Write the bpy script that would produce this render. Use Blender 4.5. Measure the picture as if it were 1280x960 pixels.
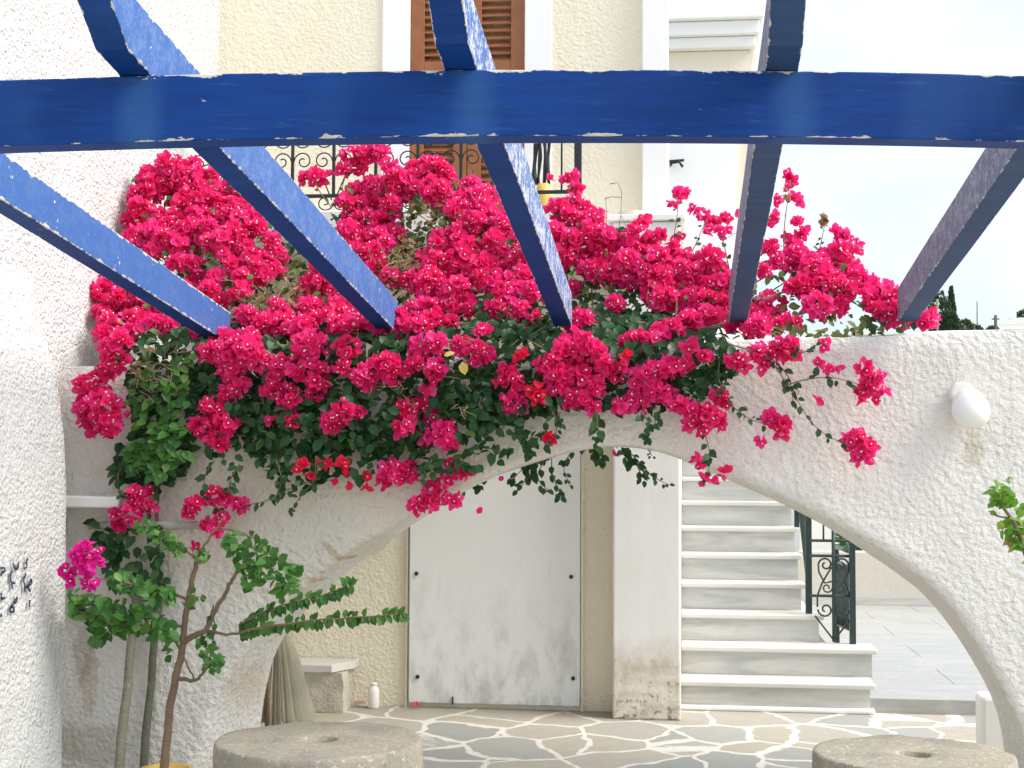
import bpy, bmesh, math, random
from mathutils import Vector, noise
R = math.radians
random.seed(7)
for o in list(bpy.data.objects): bpy.data.objects.remove(o)
sc = bpy.context.scene
# ------------------------------------------------------------------ camera
F, PSI, PIT, ROLL, ZC = 1811.0, 0.1183, 0.0552, 0.0050, 1.45      # focal length in pixels of a 1280 px wide frame
fw = Vector((-math.sin(PSI)*math.cos(PIT), math.cos(PSI)*math.cos(PIT), math.sin(PIT)))
rt = Vector((math.cos(PSI), math.sin(PSI), 0)); up = rt.cross(fw)
r2 = rt*math.cos(ROLL) + up*math.sin(ROLL); u2 = up*math.cos(ROLL) - rt*math.sin(ROLL)
cd = bpy.data.cameras.new('camera'); cam = bpy.data.objects.new('camera', cd); sc.collection.objects.link(cam)
from mathutils import Matrix
M3 = Matrix((r2, u2, -fw)).transposed()
cam.matrix_world = Matrix.Translation((0, 0, ZC)) @ M3.to_4x4()
cd.sensor_width = 36; cd.lens = F/1280*36; cd.clip_end = 2000; cd.clip_start = .05
sc.camera = cam
C0 = Vector((0, 0, ZC))
# ------------------------------------------------------------------ world, sun, exposure
SUN_EL, SUN_AZ = 45, 97          # azimuth clockwise from +Y
w = bpy.data.worlds.new('World'); sc.world = w; w.use_nodes = True
nt = w.node_tree; nt.nodes.clear()
sky = nt.nodes.new('ShaderNodeTexSky'); sky.sky_type = 'NISHITA'; sky.sun_disc = False
sky.sun_elevation = R(SUN_EL); sky.sun_rotation = R(SUN_AZ); sky.air_density = 1.0; sky.dust_density = 2.5; sky.ozone_density = 1
tc = nt.nodes.new('ShaderNodeTexCoord'); mp = nt.nodes.new('ShaderNodeMapping'); mp.inputs['Scale'].default_value = (1, 1, 2.2)
nz = nt.nodes.new('ShaderNodeTexNoise'); nz.inputs['Scale'].default_value = 2.1; nz.inputs['Detail'].default_value = 6; nz.inputs['Roughness'].default_value = .5
rp = nt.nodes.new('ShaderNodeValToRGB'); rp.color_ramp.elements[0].position = .36; rp.color_ramp.elements[1].position = .62
rp.color_ramp.elements[0].color = (.25, .25, .25, 1); rp.color_ramp.elements[1].color = (.95, .95, .95, 1)
mx = nt.nodes.new('ShaderNodeMix'); mx.data_type = 'RGBA'
mx.inputs[7].default_value = (5.3, 5.9, 6.7, 1)
bg = nt.nodes.new('ShaderNodeBackground'); bg.inputs['Strength'].default_value = 0.1
ow = nt.nodes.new('ShaderNodeOutputWorld')
L = nt.links.new
L(tc.outputs['Generated'], mp.inputs['Vector']); L(mp.outputs[0], nz.inputs['Vector']); L(nz.outputs['Fac'], rp.inputs[0])
L(rp.outputs[0], mx.inputs[0]); L(sky.outputs[0], mx.inputs[6]); L(mx.outputs[2], bg.inputs[0]); L(bg.outputs[0], ow.inputs[0])
sl = bpy.data.lights.new('sun', 'SUN'); sl.energy = 2.0; sl.angle = R(38); sl.color = (1, .96, .9)
so = bpy.data.objects.new('sun', sl); sc.collection.objects.link(so)
sd = Vector((math.sin(R(SUN_AZ))*math.cos(R(SUN_EL)), math.cos(R(SUN_AZ))*math.cos(R(SUN_EL)), math.sin(R(SUN_EL))))
so.rotation_euler = sd.to_track_quat('Z', 'Y').to_euler()
sc.render.engine = 'CYCLES'
sc.view_settings.view_transform = 'Standard'; sc.view_settings.look = 'None'; sc.view_settings.gamma = 1
sc.view_settings.exposure = 1.25

# ------------------------------------------------------------------ pixel rays -> world points
def ray(px, py): return fw + r2*((px-640)/F) + u2*((480-py)/F)
def U(px, py, Y):
    d = ray(px, py); return C0 + d*(Y/d.y)
def UX(px, py, X):
    d = ray(px, py); return C0 + d*(X/d.x)
def UZ(px, py, Z):
    d = ray(px, py); return C0 + d*((Z-ZC)/d.z)
def UD(px, py, D): return C0 + ray(px, py)*D
# ------------------------------------------------------------------ mesh builder and object helpers
ORG = {}
class MB:
    def __init__(s): s.v = []; s.f = []; s.m = []; s.att = None; s.sm = []
    def vert(s, p): s.v.append(tuple(p)); return len(s.v)-1
    def face(s, ids, m=0, smooth=False): s.f.append(tuple(ids)); s.m.append(m); s.sm.append(smooth)
    def quad(s, a, b, c, d, m=0):
        i = len(s.v); s.v += [tuple(a), tuple(b), tuple(c), tuple(d)]; s.face((i, i+1, i+2, i+3), m)
    def box(s, x0, x1, y0, y1, z0, z1, m=0):
        i = len(s.v)
        s.v += [(x0,y0,z0),(x1,y0,z0),(x1,y1,z0),(x0,y1,z0),(x0,y0,z1),(x1,y0,z1),(x1,y1,z1),(x0,y1,z1)]
        for q in ((0,3,2,1),(4,5,6,7),(0,1,5,4),(1,2,6,5),(2,3,7,6),(3,0,4,7)): s.face([i+k for k in q], m)
        return s
    def tube(s, pts, rad, n=7, m=0, cap=True, closed=False):
        pts = [Vector(p) for p in pts]
        if not hasattr(rad, '__len__'): rad = [rad]*len(pts)
        rings = []
        prev = None
        for k, p in enumerate(pts):
            t = (pts[min(k+1, len(pts)-1)]-pts[max(k-1, 0)])
            if t.length < 1e-9: t = Vector((0,0,1))
            t.normalize()
            if prev is None:
                a = t.orthogonal().normalized()
            else:
                a = prev - t*prev.dot(t)
                a = a.normalized() if a.length > 1e-6 else t.orthogonal().normalized()
            prev = a; b = t.cross(a)
            rings.append([s.vert(p + (a*math.cos(2*math.pi*j/n)+b*math.sin(2*math.pi*j/n))*rad[k]) for j in range(n)])
        for k in range(len(rings)-1):
            for j in range(n):
                s.face((rings[k][j], rings[k][(j+1)%n], rings[k+1][(j+1)%n], rings[k+1][j]), m, True)
        if cap: s.face(rings[0][::-1], m); s.face(rings[-1], m)
        return s
    def lathe(s, c, prof, n=32, m=0, wob=0):
        c = Vector(c); rings = []
        for r, z in prof:
            rings.append([s.vert(c+Vector((r*math.cos(2*math.pi*j/n)*(1+wob*noise.noise(Vector((math.cos(2*math.pi*j/n)*1.7, math.sin(2*math.pi*j/n)*1.7, z*3)))), r*math.sin(2*math.pi*j/n)*(1+wob*noise.noise(Vector((math.cos(2*math.pi*j/n)*1.7+9, math.sin(2*math.pi*j/n)*1.7, z*3)))), z))) for j in range(n)])
        for k in range(len(rings)-1):
            for j in range(n): s.face((rings[k][j], rings[k][(j+1)%n], rings[k+1][(j+1)%n], rings[k+1][j]), m, True)
        return s
    def build(s, name, mats, parent=None, bevel=0, org=None, smooth=None, seg=2):
        me = bpy.data.meshes.new(name)
        o0 = Vector(ORG[parent.name]) if parent else (Vector(org) if org is not None else Vector((0,0,0)))
        me.from_pydata([tuple(Vector(p)-o0) for p in s.v], [], s.f)
        if not isinstance(mats, (list, tuple)): mats = [mats]
        for mm in mats: me.materials.append(mm)
        me.polygons.foreach_set('material_index', s.m)
        me.polygons.foreach_set('use_smooth', [bool(x) if smooth is None else smooth for x in s.sm])
        if s.att:
            a = me.attributes.new('loc', 'FLOAT_VECTOR', 'POINT')
            a.data.foreach_set('vector', [c for p in s.att for c in p])
        me.update()
        o = bpy.data.objects.new(name, me); sc.collection.objects.link(o)
        if parent: o.parent = parent
        else: o.location = o0
        ORG[o.name] = tuple(o0)
        if bevel:
            b = o.modifiers.new('bevel', 'BEVEL'); b.width = bevel; b.segments = seg; b.limit_method = 'ANGLE'; b.angle_limit = R(40)
        return o
def tag(o, label=None, cat=None, group=None, kind=None):
    if label: o['label'] = label
    if cat: o['category'] = cat
    if group: o['group'] = group
    if kind: o['kind'] = kind
    return o
def thing(name, loc, label, cat, group=None):
    o = bpy.data.objects.new(name, None); sc.collection.objects.link(o); o.location = loc; o.empty_display_size = .1
    ORG[o.name] = tuple(loc); return tag(o, label, cat, group)
# ------------------------------------------------------------------ materials
class NT:
    def __init__(s, name):
        s.mat = bpy.data.materials.new(name); s.mat.use_nodes = True; s.t = s.mat.node_tree
        s.b = s.t.nodes['Principled BSDF']; s.out = s.t.nodes['Material Output']
        s.tc = s.n('ShaderNodeTexCoord')
    def n(s, t, **k):
        x = s.t.nodes.new(t)
        for a, v in k.items(): setattr(x, a, v)
        return x
    def l(s, a, b): s.t.links.new(a, b)
    def noise(s, scale, detail=4, rough=.55, stretch=None, src=None, dist=0):
        x = s.n('ShaderNodeTexNoise'); x.inputs['Scale'].default_value = scale; x.inputs['Detail'].default_value = detail; x.inputs['Roughness'].default_value = rough
        x.inputs['Distortion'].default_value = dist
        src = src or s.tc.outputs['Object']
        if stretch:
            m = s.n('ShaderNodeMapping'); m.inputs['Scale'].default_value = stretch; s.l(src, m.inputs[0]); src = m.outputs[0]
        s.l(src, x.inputs['Vector']); return x.outputs['Fac']
    def ramp(s, fac, stops):
        r = s.n('ShaderNodeValToRGB'); e = r.color_ramp.elements
        while len(e) < len(stops): e.new(.5)
        for k, (p, c) in enumerate(stops):
            e[k].position = p; e[k].color = (c, c, c, 1) if not hasattr(c, '__len__') else (*c, 1)
        s.l(fac, r.inputs[0]); return r.outputs[0]
    def mix(s, fac, a, b, mode='MIX'):
        x = s.n('ShaderNodeMix', data_type='RGBA', blend_type=mode)
        for inp, v in ((x.inputs[0], fac), (x.inputs[6], a), (x.inputs[7], b)):
            if hasattr(v, 'links') or hasattr(v, 'is_linked'): s.l(v, inp)
            elif hasattr(v, '__len__'): inp.default_value = (*v, 1)
            else: inp.default_value = v
        return x.outputs[2]
    def math(s, op, a, b=0, clamp=False):
        x = s.n('ShaderNodeMath', operation=op, use_clamp=clamp)
        for k, v in enumerate((a, b)):
            if hasattr(v, 'is_linked'): s.l(v, x.inputs[k])
            else: x.inputs[k].default_value = v
        return x.outputs[0]
    def bump(s, h, strength=.5, dist=.01, prev=None):
        b = s.n('ShaderNodeBump'); b.inputs['Strength'].default_value = strength; b.inputs['Distance'].default_value = dist
        s.l(h, b.inputs['Height'])
        if prev: s.l(prev, b.inputs['Normal'])
        return b.outputs[0]
    def done(s, col, rough=.8, normal=None, spec=.3):
        if hasattr(col, 'is_linked'): s.l(col, s.b.inputs['Base Color'])
        else: s.b.inputs['Base Color'].default_value = (*col, 1)
        if hasattr(rough, 'is_linked'): s.l(rough, s.b.inputs['Roughness'])
        else: s.b.inputs['Roughness'].default_value = rough
        s.b.inputs['Specular IOR Level'].default_value = spec
        if normal: s.l(normal, s.b.inputs['Normal'])
        return s.mat
def stucco(name, col, col2, scale, bstr, bdist, dirt=None, dirt_amt=.5, speck=None, spots=()):
    t = NT(name)
    c = t.mix(t.ramp(t.noise(1.6, 5), [(.35, 0), (.7, 1)]), col, col2)
    if dirt:
        d = t.ramp(t.noise(2.3, 7, .65, (1, 1, .35)), [(.55, 0), (.75, dirt_amt)]); c = t.mix(d, c, dirt)
    for pos, rad, scl, colr, amt, nsc in spots:
        m_ = t.n('ShaderNodeMapping'); m_.vector_type = 'TEXTURE'; m_.inputs['Location'].default_value = pos; m_.inputs['Scale'].default_value = scl; m_.inputs['Rotation'].default_value = (0, R(40) if scl[2] < .03 else 0, 0); t.l(t.tc.outputs['Object'], m_.inputs[0])
        ln_ = t.n('ShaderNodeVectorMath', operation='LENGTH'); t.l(m_.outputs[0], ln_.inputs[0])
        kk = t.math('ADD', ln_.outputs['Value'], t.math('MULTIPLY', t.math('SUBTRACT', t.noise(nsc, 6, .7), .5), 1.6))
        c = t.mix(t.ramp(kk, [(.55, amt), (.85, 0)]), c, colr)
    n1 = t.noise(scale, 3, .5); n2 = t.noise(scale*3.1, 3, .6)
    v = t.n('ShaderNodeTexVoronoi', feature='SMOOTH_F1'); v.inputs['Scale'].default_value = scale*.8; t.l(t.tc.outputs['Object'], v.inputs['Vector'])
    h = t.math('ADD', t.math('MULTIPLY', n1, 1.0), t.math('MULTIPLY', n2, .35)); h = t.math('ADD', h, t.math('MULTIPLY', v.outputs['Distance'], -.6)); h = t.math('ADD', h, t.math('MULTIPLY', t.noise(scale*.16, 3, .6, (1, 1, .7)), 1.4))
    if speck:
        sp = t.ramp(t.noise(scale*1.3, 4, .6), [(.58, 0), (.72, speck[1])]); c = t.mix(sp, c, speck[0])
    return t.done(c, .92, t.bump(h, bstr, bdist), .15)
M = {}
STAINS = [((428,697,6.5), (.15,.3,.024), (.40,.25,.10), .85, 14), ((396,728,6.5), (.08,.3,.02), (.46,.32,.17), .6, 18), ((330,640,6.45), (1.1,.6,.55), (.70,.635,.50), .55, 3), ((600,560,6.45), (.8,.6,.3), (.71,.65,.53), .4, 3), ((1216,562,6.45), (.06,.2,.10), (.50,.44,.30), .5, 16),
 ((112,850,6.45), (.055,.2,.20), (.60,.49,.37), .6, 12), ((104,815,6.45), (.07,.2,.20), (.30,.26,.20), .45, 45), ((110,930,6.45), (.25,.2,.14), (.46,.41,.30), .5, 8), ((300,880,6.5), (.10,.5,.30), (.60,.47,.30), .45, 7)]
M['lwall'] = stucco('white limewashed render', (.75,.75,.73), (.70,.70,.68), 62, 1, .02, (.42,.38,.27), .35, ((.42,.41,.38), .55))
M['arch'] = None  # set below, once the wall's place is known
def arch_mat(): return stucco('textured off white stucco', (.81,.785,.73), (.77,.745,.69), 46, 1.0, .015, (.58,.50,.38), .25, None, [(U(*a)[:], 1, b, c_, d, e) for a, b, c_, d, e in STAINS])
M['cream'] = stucco('cream stucco', (.86,.80,.64), (.84,.775,.60), 55, .8, .011, (.55,.46,.33), .22)
M['white'] = stucco('smooth white paint render', (.86,.85,.82), (.83,.82,.79), 20, .12, .004, (.56,.5,.4), .22)
M['whiteplain'] = stucco('bright white facade', (.86,.86,.85), (.84,.84,.82), 18, .1, .004)
M['soft cream'] = stucco('pale cream render', (.80,.74,.62), (.78,.72,.6), 30, .2, .004)
def pillar_mat():
    t = NT('stained white pillar render')
    s = t.n('ShaderNodeSeparateXYZ'); t.l(t.tc.outputs['Object'], s.inputs[0])
    z = s.outputs['Z']
    n = t.noise(5, 6, .65); up_ = t.math('ADD', z, t.math('MULTIPLY', n, .45))
    k = t.ramp(t.math('MULTIPLY', up_, .5), [(.26, 1), (.36, 0)])
    c = t.mix(t.ramp(t.noise(3, 6, .6, (2.5, 2.5, .5)), [(.4, 0), (.75, .45)]), (.86,.855,.83), (.74,.70,.62))
    c = t.mix(k, c, t.mix(t.ramp(t.noise(9, 6, .7), [(.4, 0), (.62, 1)]), (.78,.735,.65), (.58,.51,.41)))
    sp = t.ramp(t.math('ADD', t.noise(26, 5, .7), t.math('MULTIPLY', z, -.35)), [(.5, 0), (.6, .8)])
    c = t.mix(sp, c, (.16,.14,.11))
    return t.done(c, .9, t.bump(t.noise(30, 4), .2, .004), .15)
M['pillar'] = pillar_mat()
def paint_blue(name, wear, base=((.0015,.034,.185), (.002,.045,.235)), sidelight=0, crack=0, patches=(), lit_col=(.05,.13,.36)):
    t = NT(name)
    a = t.n('ShaderNodeAttribute', attribute_name='loc'); s = t.n('ShaderNodeSeparateXYZ'); t.l(a.outputs['Vector'], s.inputs[0])
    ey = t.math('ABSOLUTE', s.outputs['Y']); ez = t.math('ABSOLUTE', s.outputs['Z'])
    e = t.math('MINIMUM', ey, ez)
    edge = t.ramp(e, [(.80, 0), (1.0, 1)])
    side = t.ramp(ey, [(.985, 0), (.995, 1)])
    n1 = t.noise(26, 6, .65, (.35, 1, 1)); n2 = t.noise(7, 4, .6, (.5, 1, 1))
    sc1 = t.math('ADD', t.math('ADD', n1, t.math('MULTIPLY', n2, .35)), t.math('MULTIPLY', edge, .20+.05*wear))
    chipm = t.ramp(sc1, [(.95-.065*wear, 0), (.965-.065*wear, 1)])
    c = t.mix(t.ramp(t.noise(4, 5, .6, (.4, 1, 1)), [(.3, 0), (.7, 1)]), base[0], base[1])
    gr_ = t.noise(34, 5, .65, (.035, 1, 1.4), dist=.4); c = t.mix(t.ramp(gr_, [(.42, 0), (.72, .55)]), c, tuple(x*.55 for x in base[0]))
    c = t.mix(t.ramp(t.noise(48, 4, .7, (.05, 1, 1.3)), [(.60, 0), (.74, .35)]), c, (.05,.13,.32))
    # chalked, sun-bleached patches scattered at random
    pat = t.ramp(t.noise(3.2, 3, .5, (.9, 1, .5)), [(.58, 0), (.72, .3)])
    c = t.mix(pat, c, (.03,.10,.27))
    for s_k in patches:  # lighter blue spots at given places along the timber
        dd = t.math('ADD', t.math('ABSOLUTE', t.math('SUBTRACT', s.outputs['X'], s_k)), t.math('MULTIPLY', t.math('SUBTRACT', t.noise(9, 3), .5), .05))
        c = t.mix(t.ramp(dd, [(.02, .38), (.07, 0)]), c, (.035,.12,.30))
    if sidelight: c = t.mix(t.math('MULTIPLY', side, sidelight), c, lit_col)  # light on the rafter sides, put into their paint colour
    if crack:
        n3 = t.noise(70, 6, .75, (.07, 1, 1), dist=.6); n4 = t.noise(16, 4, .6, (.4, 1, 1))
        ck = t.ramp(t.math('ADD', n3, t.math('MULTIPLY', n4, .45)), [(.70-.0*crack, 0), (.80, crack)])
        c = t.mix(t.math('MULTIPLY', ck, side), c, (.60,.61,.63))
        ck2 = t.ramp(t.noise(95, 5, .7, (.05, 1, 1), dist=1), [(.58, 0), (.66, crack*.8)])
        c = t.mix(t.math('MULTIPLY', ck2, side), c, (.05,.06,.10))
    c = t.mix(chipm, c, t.mix(t.noise(40, 3), (.72,.71,.66), (.34,.31,.25)))
    h = t.math('ADD', t.math('MULTIPLY', chipm, -.6), t.math('MULTIPLY', t.noise(60, 4, .6, (.08, 1, 1)), .5))
    return t.done(c, .6, t.bump(h, .4, .003), .2)
M['blue_beam'] = paint_blue('blue painted timber beam', .85, patches=[p_*3.62/F for p_ in (176, 592, 994)])
M['blue_r1'] = paint_blue('flaking blue timber', 1.5, sidelight=.9, crack=.05)
M['blue_r2'] = paint_blue('blue timber with lit sides', .9, sidelight=1.0, crack=.12)
M['blue_r3'] = paint_blue('silvered cracked blue timber', .9, sidelight=.8, crack=1.0)
M['blue_r4'] = paint_blue('grey blue timber', .7, base=((.028,.065,.16), (.036,.078,.185)), sidelight=.9, crack=.35, lit_col=(.13,.15,.24))  # greyer base: light haze over the right rafters put into the colour
def marble(name, c1, c2, sc_=(1, 1, 1), str_=6):
    t = NT(name)
    n = t.noise(str_, 7, .62, (.22*sc_[0], 1*sc_[1], 1.7*sc_[2]), dist=1.2)
    c = t.mix(t.ramp(n, [(.36, 0), (.52, .55), (.66, 1)]), c1, c2)
    c = t.mix(t.ramp(t.noise(14, 5, .7), [(.5, 0), (.8, .35)]), c, (.66,.61,.5))
    return t.done(c, .45, t.bump(t.noise(40, 3), .08, .002), .35)
M['tread'] = marble('pale marble tread', (.63,.615,.57), (.57,.555,.515))
M['riser'] = marble('grey veined marble riser', (.58,.575,.535), (.36,.38,.37))
M['tmarble'] = marble('marble floor slab', (.385,.38,.355), (.30,.305,.29))
def paving():
    t = NT('crazy paving flagstone')
    src = t.tc.outputs['Object']
    dn = t.n('ShaderNodeTexNoise'); dn.inputs['Scale'].default_value = 2.3; dn.inputs['Detail'].default_value = 3; t.l(src, dn.inputs['Vector'])
    vm = t.n('ShaderNodeVectorMath', operation='MULTIPLY_ADD'); t.l(dn.outputs['Color'], vm.inputs[0]); vm.inputs[1].default_value = (.26, .26, 0); t.l(src, vm.inputs[2])
    mp = t.n('ShaderNodeMapping'); mp.inputs['Scale'].default_value = (1, .8, 0); mp.inputs['Location'].default_value = (.31, .17, 0); t.l(vm.outputs[0], mp.inputs[0])
    v = t.n('ShaderNodeTexVoronoi', feature='DISTANCE_TO_EDGE'); v.inputs['Scale'].default_value = 2.75; v.inputs['Randomness'].default_value = 1; t.l(mp.outputs[0], v.inputs['Vector'])
    v2 = t.n('ShaderNodeTexVoronoi', feature='F1'); v2.inputs['Scale'].default_value = 2.75; v2.inputs['Randomness'].default_value = 1; t.l(mp.outputs[0], v2.inputs['Vector'])
    wob = t.math('MULTIPLY', t.math('SUBTRACT', t.noise(16, 4, .6), .5), .07)
    d = t.math('ADD', v.outputs['Distance'], wob)
    g = t.ramp(d, [(.028, 1), (.050, 0)])
    hs = t.n('ShaderNodeSeparateColor'); t.l(v2.outputs['Color'], hs.inputs[0])
    c = t.ramp(hs.outputs[0], [(0, (.36,.345,.30)), (.35, (.41,.37,.29)), (.6, (.35,.35,.32)), (1, (.285,.295,.275))])
    c = t.mix(t.ramp(t.noise(9, 6, .65), [(.35, 0), (.75, .5)]), c, (.31,.28,.22))
    c = t.mix(t.ramp(t.noise(30, 4, .6), [(.6, 0), (.8, .4)]), c, (.55,.52,.45))
    c = t.mix(g, c, t.mix(t.noise(12, 4), (.68,.66,.60), (.54,.51,.44)))
    h = t.math('ADD', t.math('MULTIPLY', g, .35), t.math('MULTIPLY', t.noise(22, 5), .35))
    return t.done(c, .8, t.bump(h, .5, .012), .25)
M['paving'] = paving()
def stone(name, a, b, c_, sc_=9, bs=.6):
    t = NT(name)
    c = t.mix(t.ramp(t.noise(sc_*.5, 6, .6), [(.35, 0), (.68, 1)]), a, b)
    c = t.mix(t.ramp(t.noise(sc_*3, 6, .7), [(.55, 0), (.75, .6)]), c, c_)
    c = t.mix(t.ramp(t.noise(sc_*8, 3, .6), [(.60, 0), (.68, .55)]), c, (.16,.145,.11))
    c = t.mix(t.ramp(t.noise(sc_*5, 4, .6), [(.60, 0), (.66, .45)]), c, tuple(min(.85, x*1.5) for x in c_))
    return t.done(c, .93, t.bump(t.noise(sc_*4, 6, .65), bs, .015), .15)
M['mill'] = stone('weathered millstone', (.36,.325,.25), (.25,.24,.205), (.47,.45,.39))
M['rough'] = stone('rough hewn stone', (.66,.61,.52), (.52,.47,.38), (.80,.77,.70), 12, 1.0)
M['earth'] = stone('dry earth', (.42,.36,.26), (.33,.30,.2), (.25,.27,.14), 3, .5)
def plain(name, col, rough=.5, var=.12, spec=.4, sc_=20, bs=.1):
    t = NT(name)
    c = t.mix(t.ramp(t.noise(sc_, 4), [(.3, 0), (.75, 1)]), col, tuple(x*(1-var) for x in col))
    return t.done(c, rough, t.bump(t.noise(sc_*3, 3), bs, .003), spec)
M['pipe grey'] = plain('grey painted pipe', (.50,.48,.42), .6, .25)
M['parapet'] = plain('weathered cream parapet render', (.60,.575,.51), .9, .1)
M['iron'] = plain('dark green black iron', (.022,.045,.042), .45)
M['ironblack'] = plain('black iron', (.02,.024,.026), .5)
M['shutter'] = plain('brown varnished shutter', (.33,.125,.052), .5, .25, .35, 12)
M['lampglass'] = plain('opal plastic globe', (.84,.84,.80), .25, .04, .5, 8, .02)
M['plastic'] = plain('white plastic', (.82,.80,.74), .35, .05)
M['yellow'] = plain('yellow plastic', (.66,.46,.12), .5, .15)
M['bark'] = stone('plant bark', (.22,.15,.10), (.30,.21,.15), (.13,.09,.06), 30, .8)
M['twig'] = plain('dry twig', (.34,.24,.13), .8, .3)
M['grey wood'] = stone('grey weathered pole', (.30,.28,.21), (.22,.21,.16), (.40,.38,.31), 14, .5)
M['dark wood'] = stone('darkened pole', (.13,.14,.10), (.09,.10,.07), (.20,.20,.15), 14, .5)
M['pole brown'] = plain('brown pole', (.24,.15,.08), .6, .2)
M['ink'] = plain('dark blue paint', (.03,.06,.10), .7, .4)
M['fabric'] = plain('cream canvas', (.72,.68,.55), .9, .25, .1, 8, .2)
def metalpanel():
    t = NT('white painted metal panel')
    c = t.mix(t.ramp(t.noise(2.2, 5, .6), [(.35, 0), (.75, 1)]), (.86,.86,.83), (.82,.82,.79))
    s = t.n('ShaderNodeSeparateXYZ'); t.l(t.tc.outputs['Object'], s.inputs[0])
    low = t.ramp(s.outputs['Z'], [(.0, 1), (.85, 0)])
    sc_ = t.ramp(t.noise(5, 7, .7, (1.6, 1, .8)), [(.46, 0), (.72, .9)])
    c = t.mix(t.math('MULTIPLY', low, sc_), c, (.36,.36,.35))
    c = t.mix(t.ramp(t.noise(3.6, 5, .6, (3, 1, .6)), [(.62, 0), (.78, .35)]), c, (.48,.48,.47))
    ru = t.ramp(t.math('ADD', t.noise(12, 5, .7), t.math('MULTIPLY', s.outputs['Z'], -2.2)), [(.45, 0), (.6, .5)])
    c = t.mix(ru, c, (.35,.26,.17))
    return t.done(c, .42, t.bump(t.noise(3, 3), .1, .01), .4)
M['panel'] = metalpanel()
def leafmat(name, a, b, c3, trans=.25, rough=.42, drift=None):
    t = NT(name)
    g = t.n('ShaderNodeNewGeometry'); ri = g.outputs['Random Per Island']
    c = t.ramp(ri, [(0, a), (.45, b), (.85, b), (1, c3)])
    if drift: c = t.mix(t.ramp(t.noise(5.5, 3, .6), [(.38, 0), (.64, .75)]), c, drift)
    t.done(c, rough, None, .3)
    tr = t.n('ShaderNodeBsdfTranslucent'); t.l(t.mix(.5, c, tuple(min(1, x*1.6) for x in b)), tr.inputs[0])
    ms = t.n('ShaderNodeMixShader'); ms.inputs[0].default_value = trans
    t.l(t.b.outputs[0], ms.inputs[1]); t.l(tr.outputs[0], ms.inputs[2]); t.l(ms.outputs[0], t.out.inputs[0])
    return t.mat
M['leaf'] = leafmat('bougainvillea leaf', (.018,.062,.020), (.028,.090,.027), (.075,.145,.032))  # deep green, with the shade inside the mound put into the colour
M['leaf2'] = leafmat('fresh lit leaf', (.026,.095,.020), (.066,.19,.034), (.20,.33,.08), .3)  # fresh leaves; light on the lower left shrub is put into this green
M['leaf3'] = leafmat('olive leaf', (.09,.12,.03), (.14,.16,.04), (.24,.22,.07))
M['dry'] = leafmat('dry tan leaf', (.35,.22,.10), (.42,.28,.14), (.50,.30,.22), .2, .8)
M['bract'] = leafmat('magenta bract', (.70,.010,.09), (.86,.026,.20), (.93,.15,.42), .4, .55, (.90,.06,.34))
M['bract2'] = leafmat('purple magenta bract', (.72,.012,.30), (.80,.02,.36), (.84,.05,.42), .38, .55)
M['bractred'] = leafmat('red pink bract', (.80,.015,.06), (.88,.025,.09), (.90,.06,.14), .38, .55)
M['pistil'] = plain('white flower tube', (.85,.82,.74), .6, .03)
M['leaf4'] = leafmat('yellow green young leaf', (.09,.22,.025), (.16,.33,.04), (.30,.38,.08), .35)
M['conifer'] = leafmat('dark conifer needle', (.03,.06,.03), (.045,.085,.04), (.06,.11,.05), .1, .7)
M['farbush'] = leafmat('far bush leaf', (.06,.09,.04), (.09,.13,.055), (.12,.16,.07), .1, .7)

# ================================================================== SETTING
YB = 8.62                      # facade of the house
YA = 6.45; TA = .45            # garden wall with the arch
XL = U(274, 40, YB).x
gb = MB(); gb.quad((-300, -60, -.012), (300, -60, -.012), (300, 700, -.012), (-300, 700, -.012))
tag(gb.build('ground', M['earth']), 'dry earth ground around the courtyard', 'ground', kind='structure')
pv = MB(); pv.quad((XL-.1, -1.5, 0), (5, -1.5, 0), (5, YB+.3, 0), (XL-.1, YB+.3, 0))
tag(pv.build('paving', M['paving']), 'irregular grey flagstones with whitewashed joints', 'paving', kind='structure')

def grid_wall(mb, P, nu, nv, amp, fr, nrm, m=0):
    """P(u,v) -> point; a grid with hand-made unevenness along nrm"""
    idx = []
    for i in range(nu+1):
        row = []
        for j in range(nv+1):
            p = Vector(P(i/nu, j/nv)); p = p + Vector(nrm)*(noise.noise(p*fr)*amp+noise.noise(p*fr*3.1)*amp*.4)
            row.append(mb.vert(p))
        idx.append(row)
    for i in range(nu):
        for j in range(nv): mb.face((idx[i][j], idx[i+1][j], idx[i+1][j+1], idx[i][j+1]), m, True)
    return idx
# left wall -------------------------------------------------------
lw = thing('boundary_wall', (XL, 5, 0), 'tall rough white rendered wall rising at the left edge', 'wall')
mb = MB()
grid_wall(mb, lambda u, v: (XL, -1+u*(YB+1), v*5.2), 90, 50, .014, 1.3, (1, 0, 0))
mb.box(XL-.5, XL-.03, -1, YB+.4, -.01, 5.2)
mb.build('wall', M['lwall'], lw)
PY = 6.08; XP = U(80, 800, PY).x
pr_ = thing('wall_pier', (XP, PY, 0), 'rough white pier jutting from the left wall, written on with dark blue paint', 'wall')
zp = U(60, 452, PY).z
mb = MB()
z1_, z2_ = U(80, 650, PY).z, U(66, 300, PY).z
def pier_pt(u, v):
    # full thickness low down, thinning softly until it dies into the wall
    z = z2_*v; k = min(1, max(0, (z-z1_)/(z2_-z1_))); k = k*k*(3-2*k)
    return (XP-(XP-XL+.014)*(.35*k+.65*k**2.2), 3.2+(PY-3.2)*u, z)
ids = grid_wall(mb, pier_pt, 60, 40, .010, 2.2, (1, 0, 0))
last = ids[-1]; bk = [mb.vert((XL-.03, PY+.01, mb.v[q][2])) for q in last]
edge = [mb.vert((mb.v[q][0]-.012, PY+.012, mb.v[q][2])) for q in last]
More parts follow.
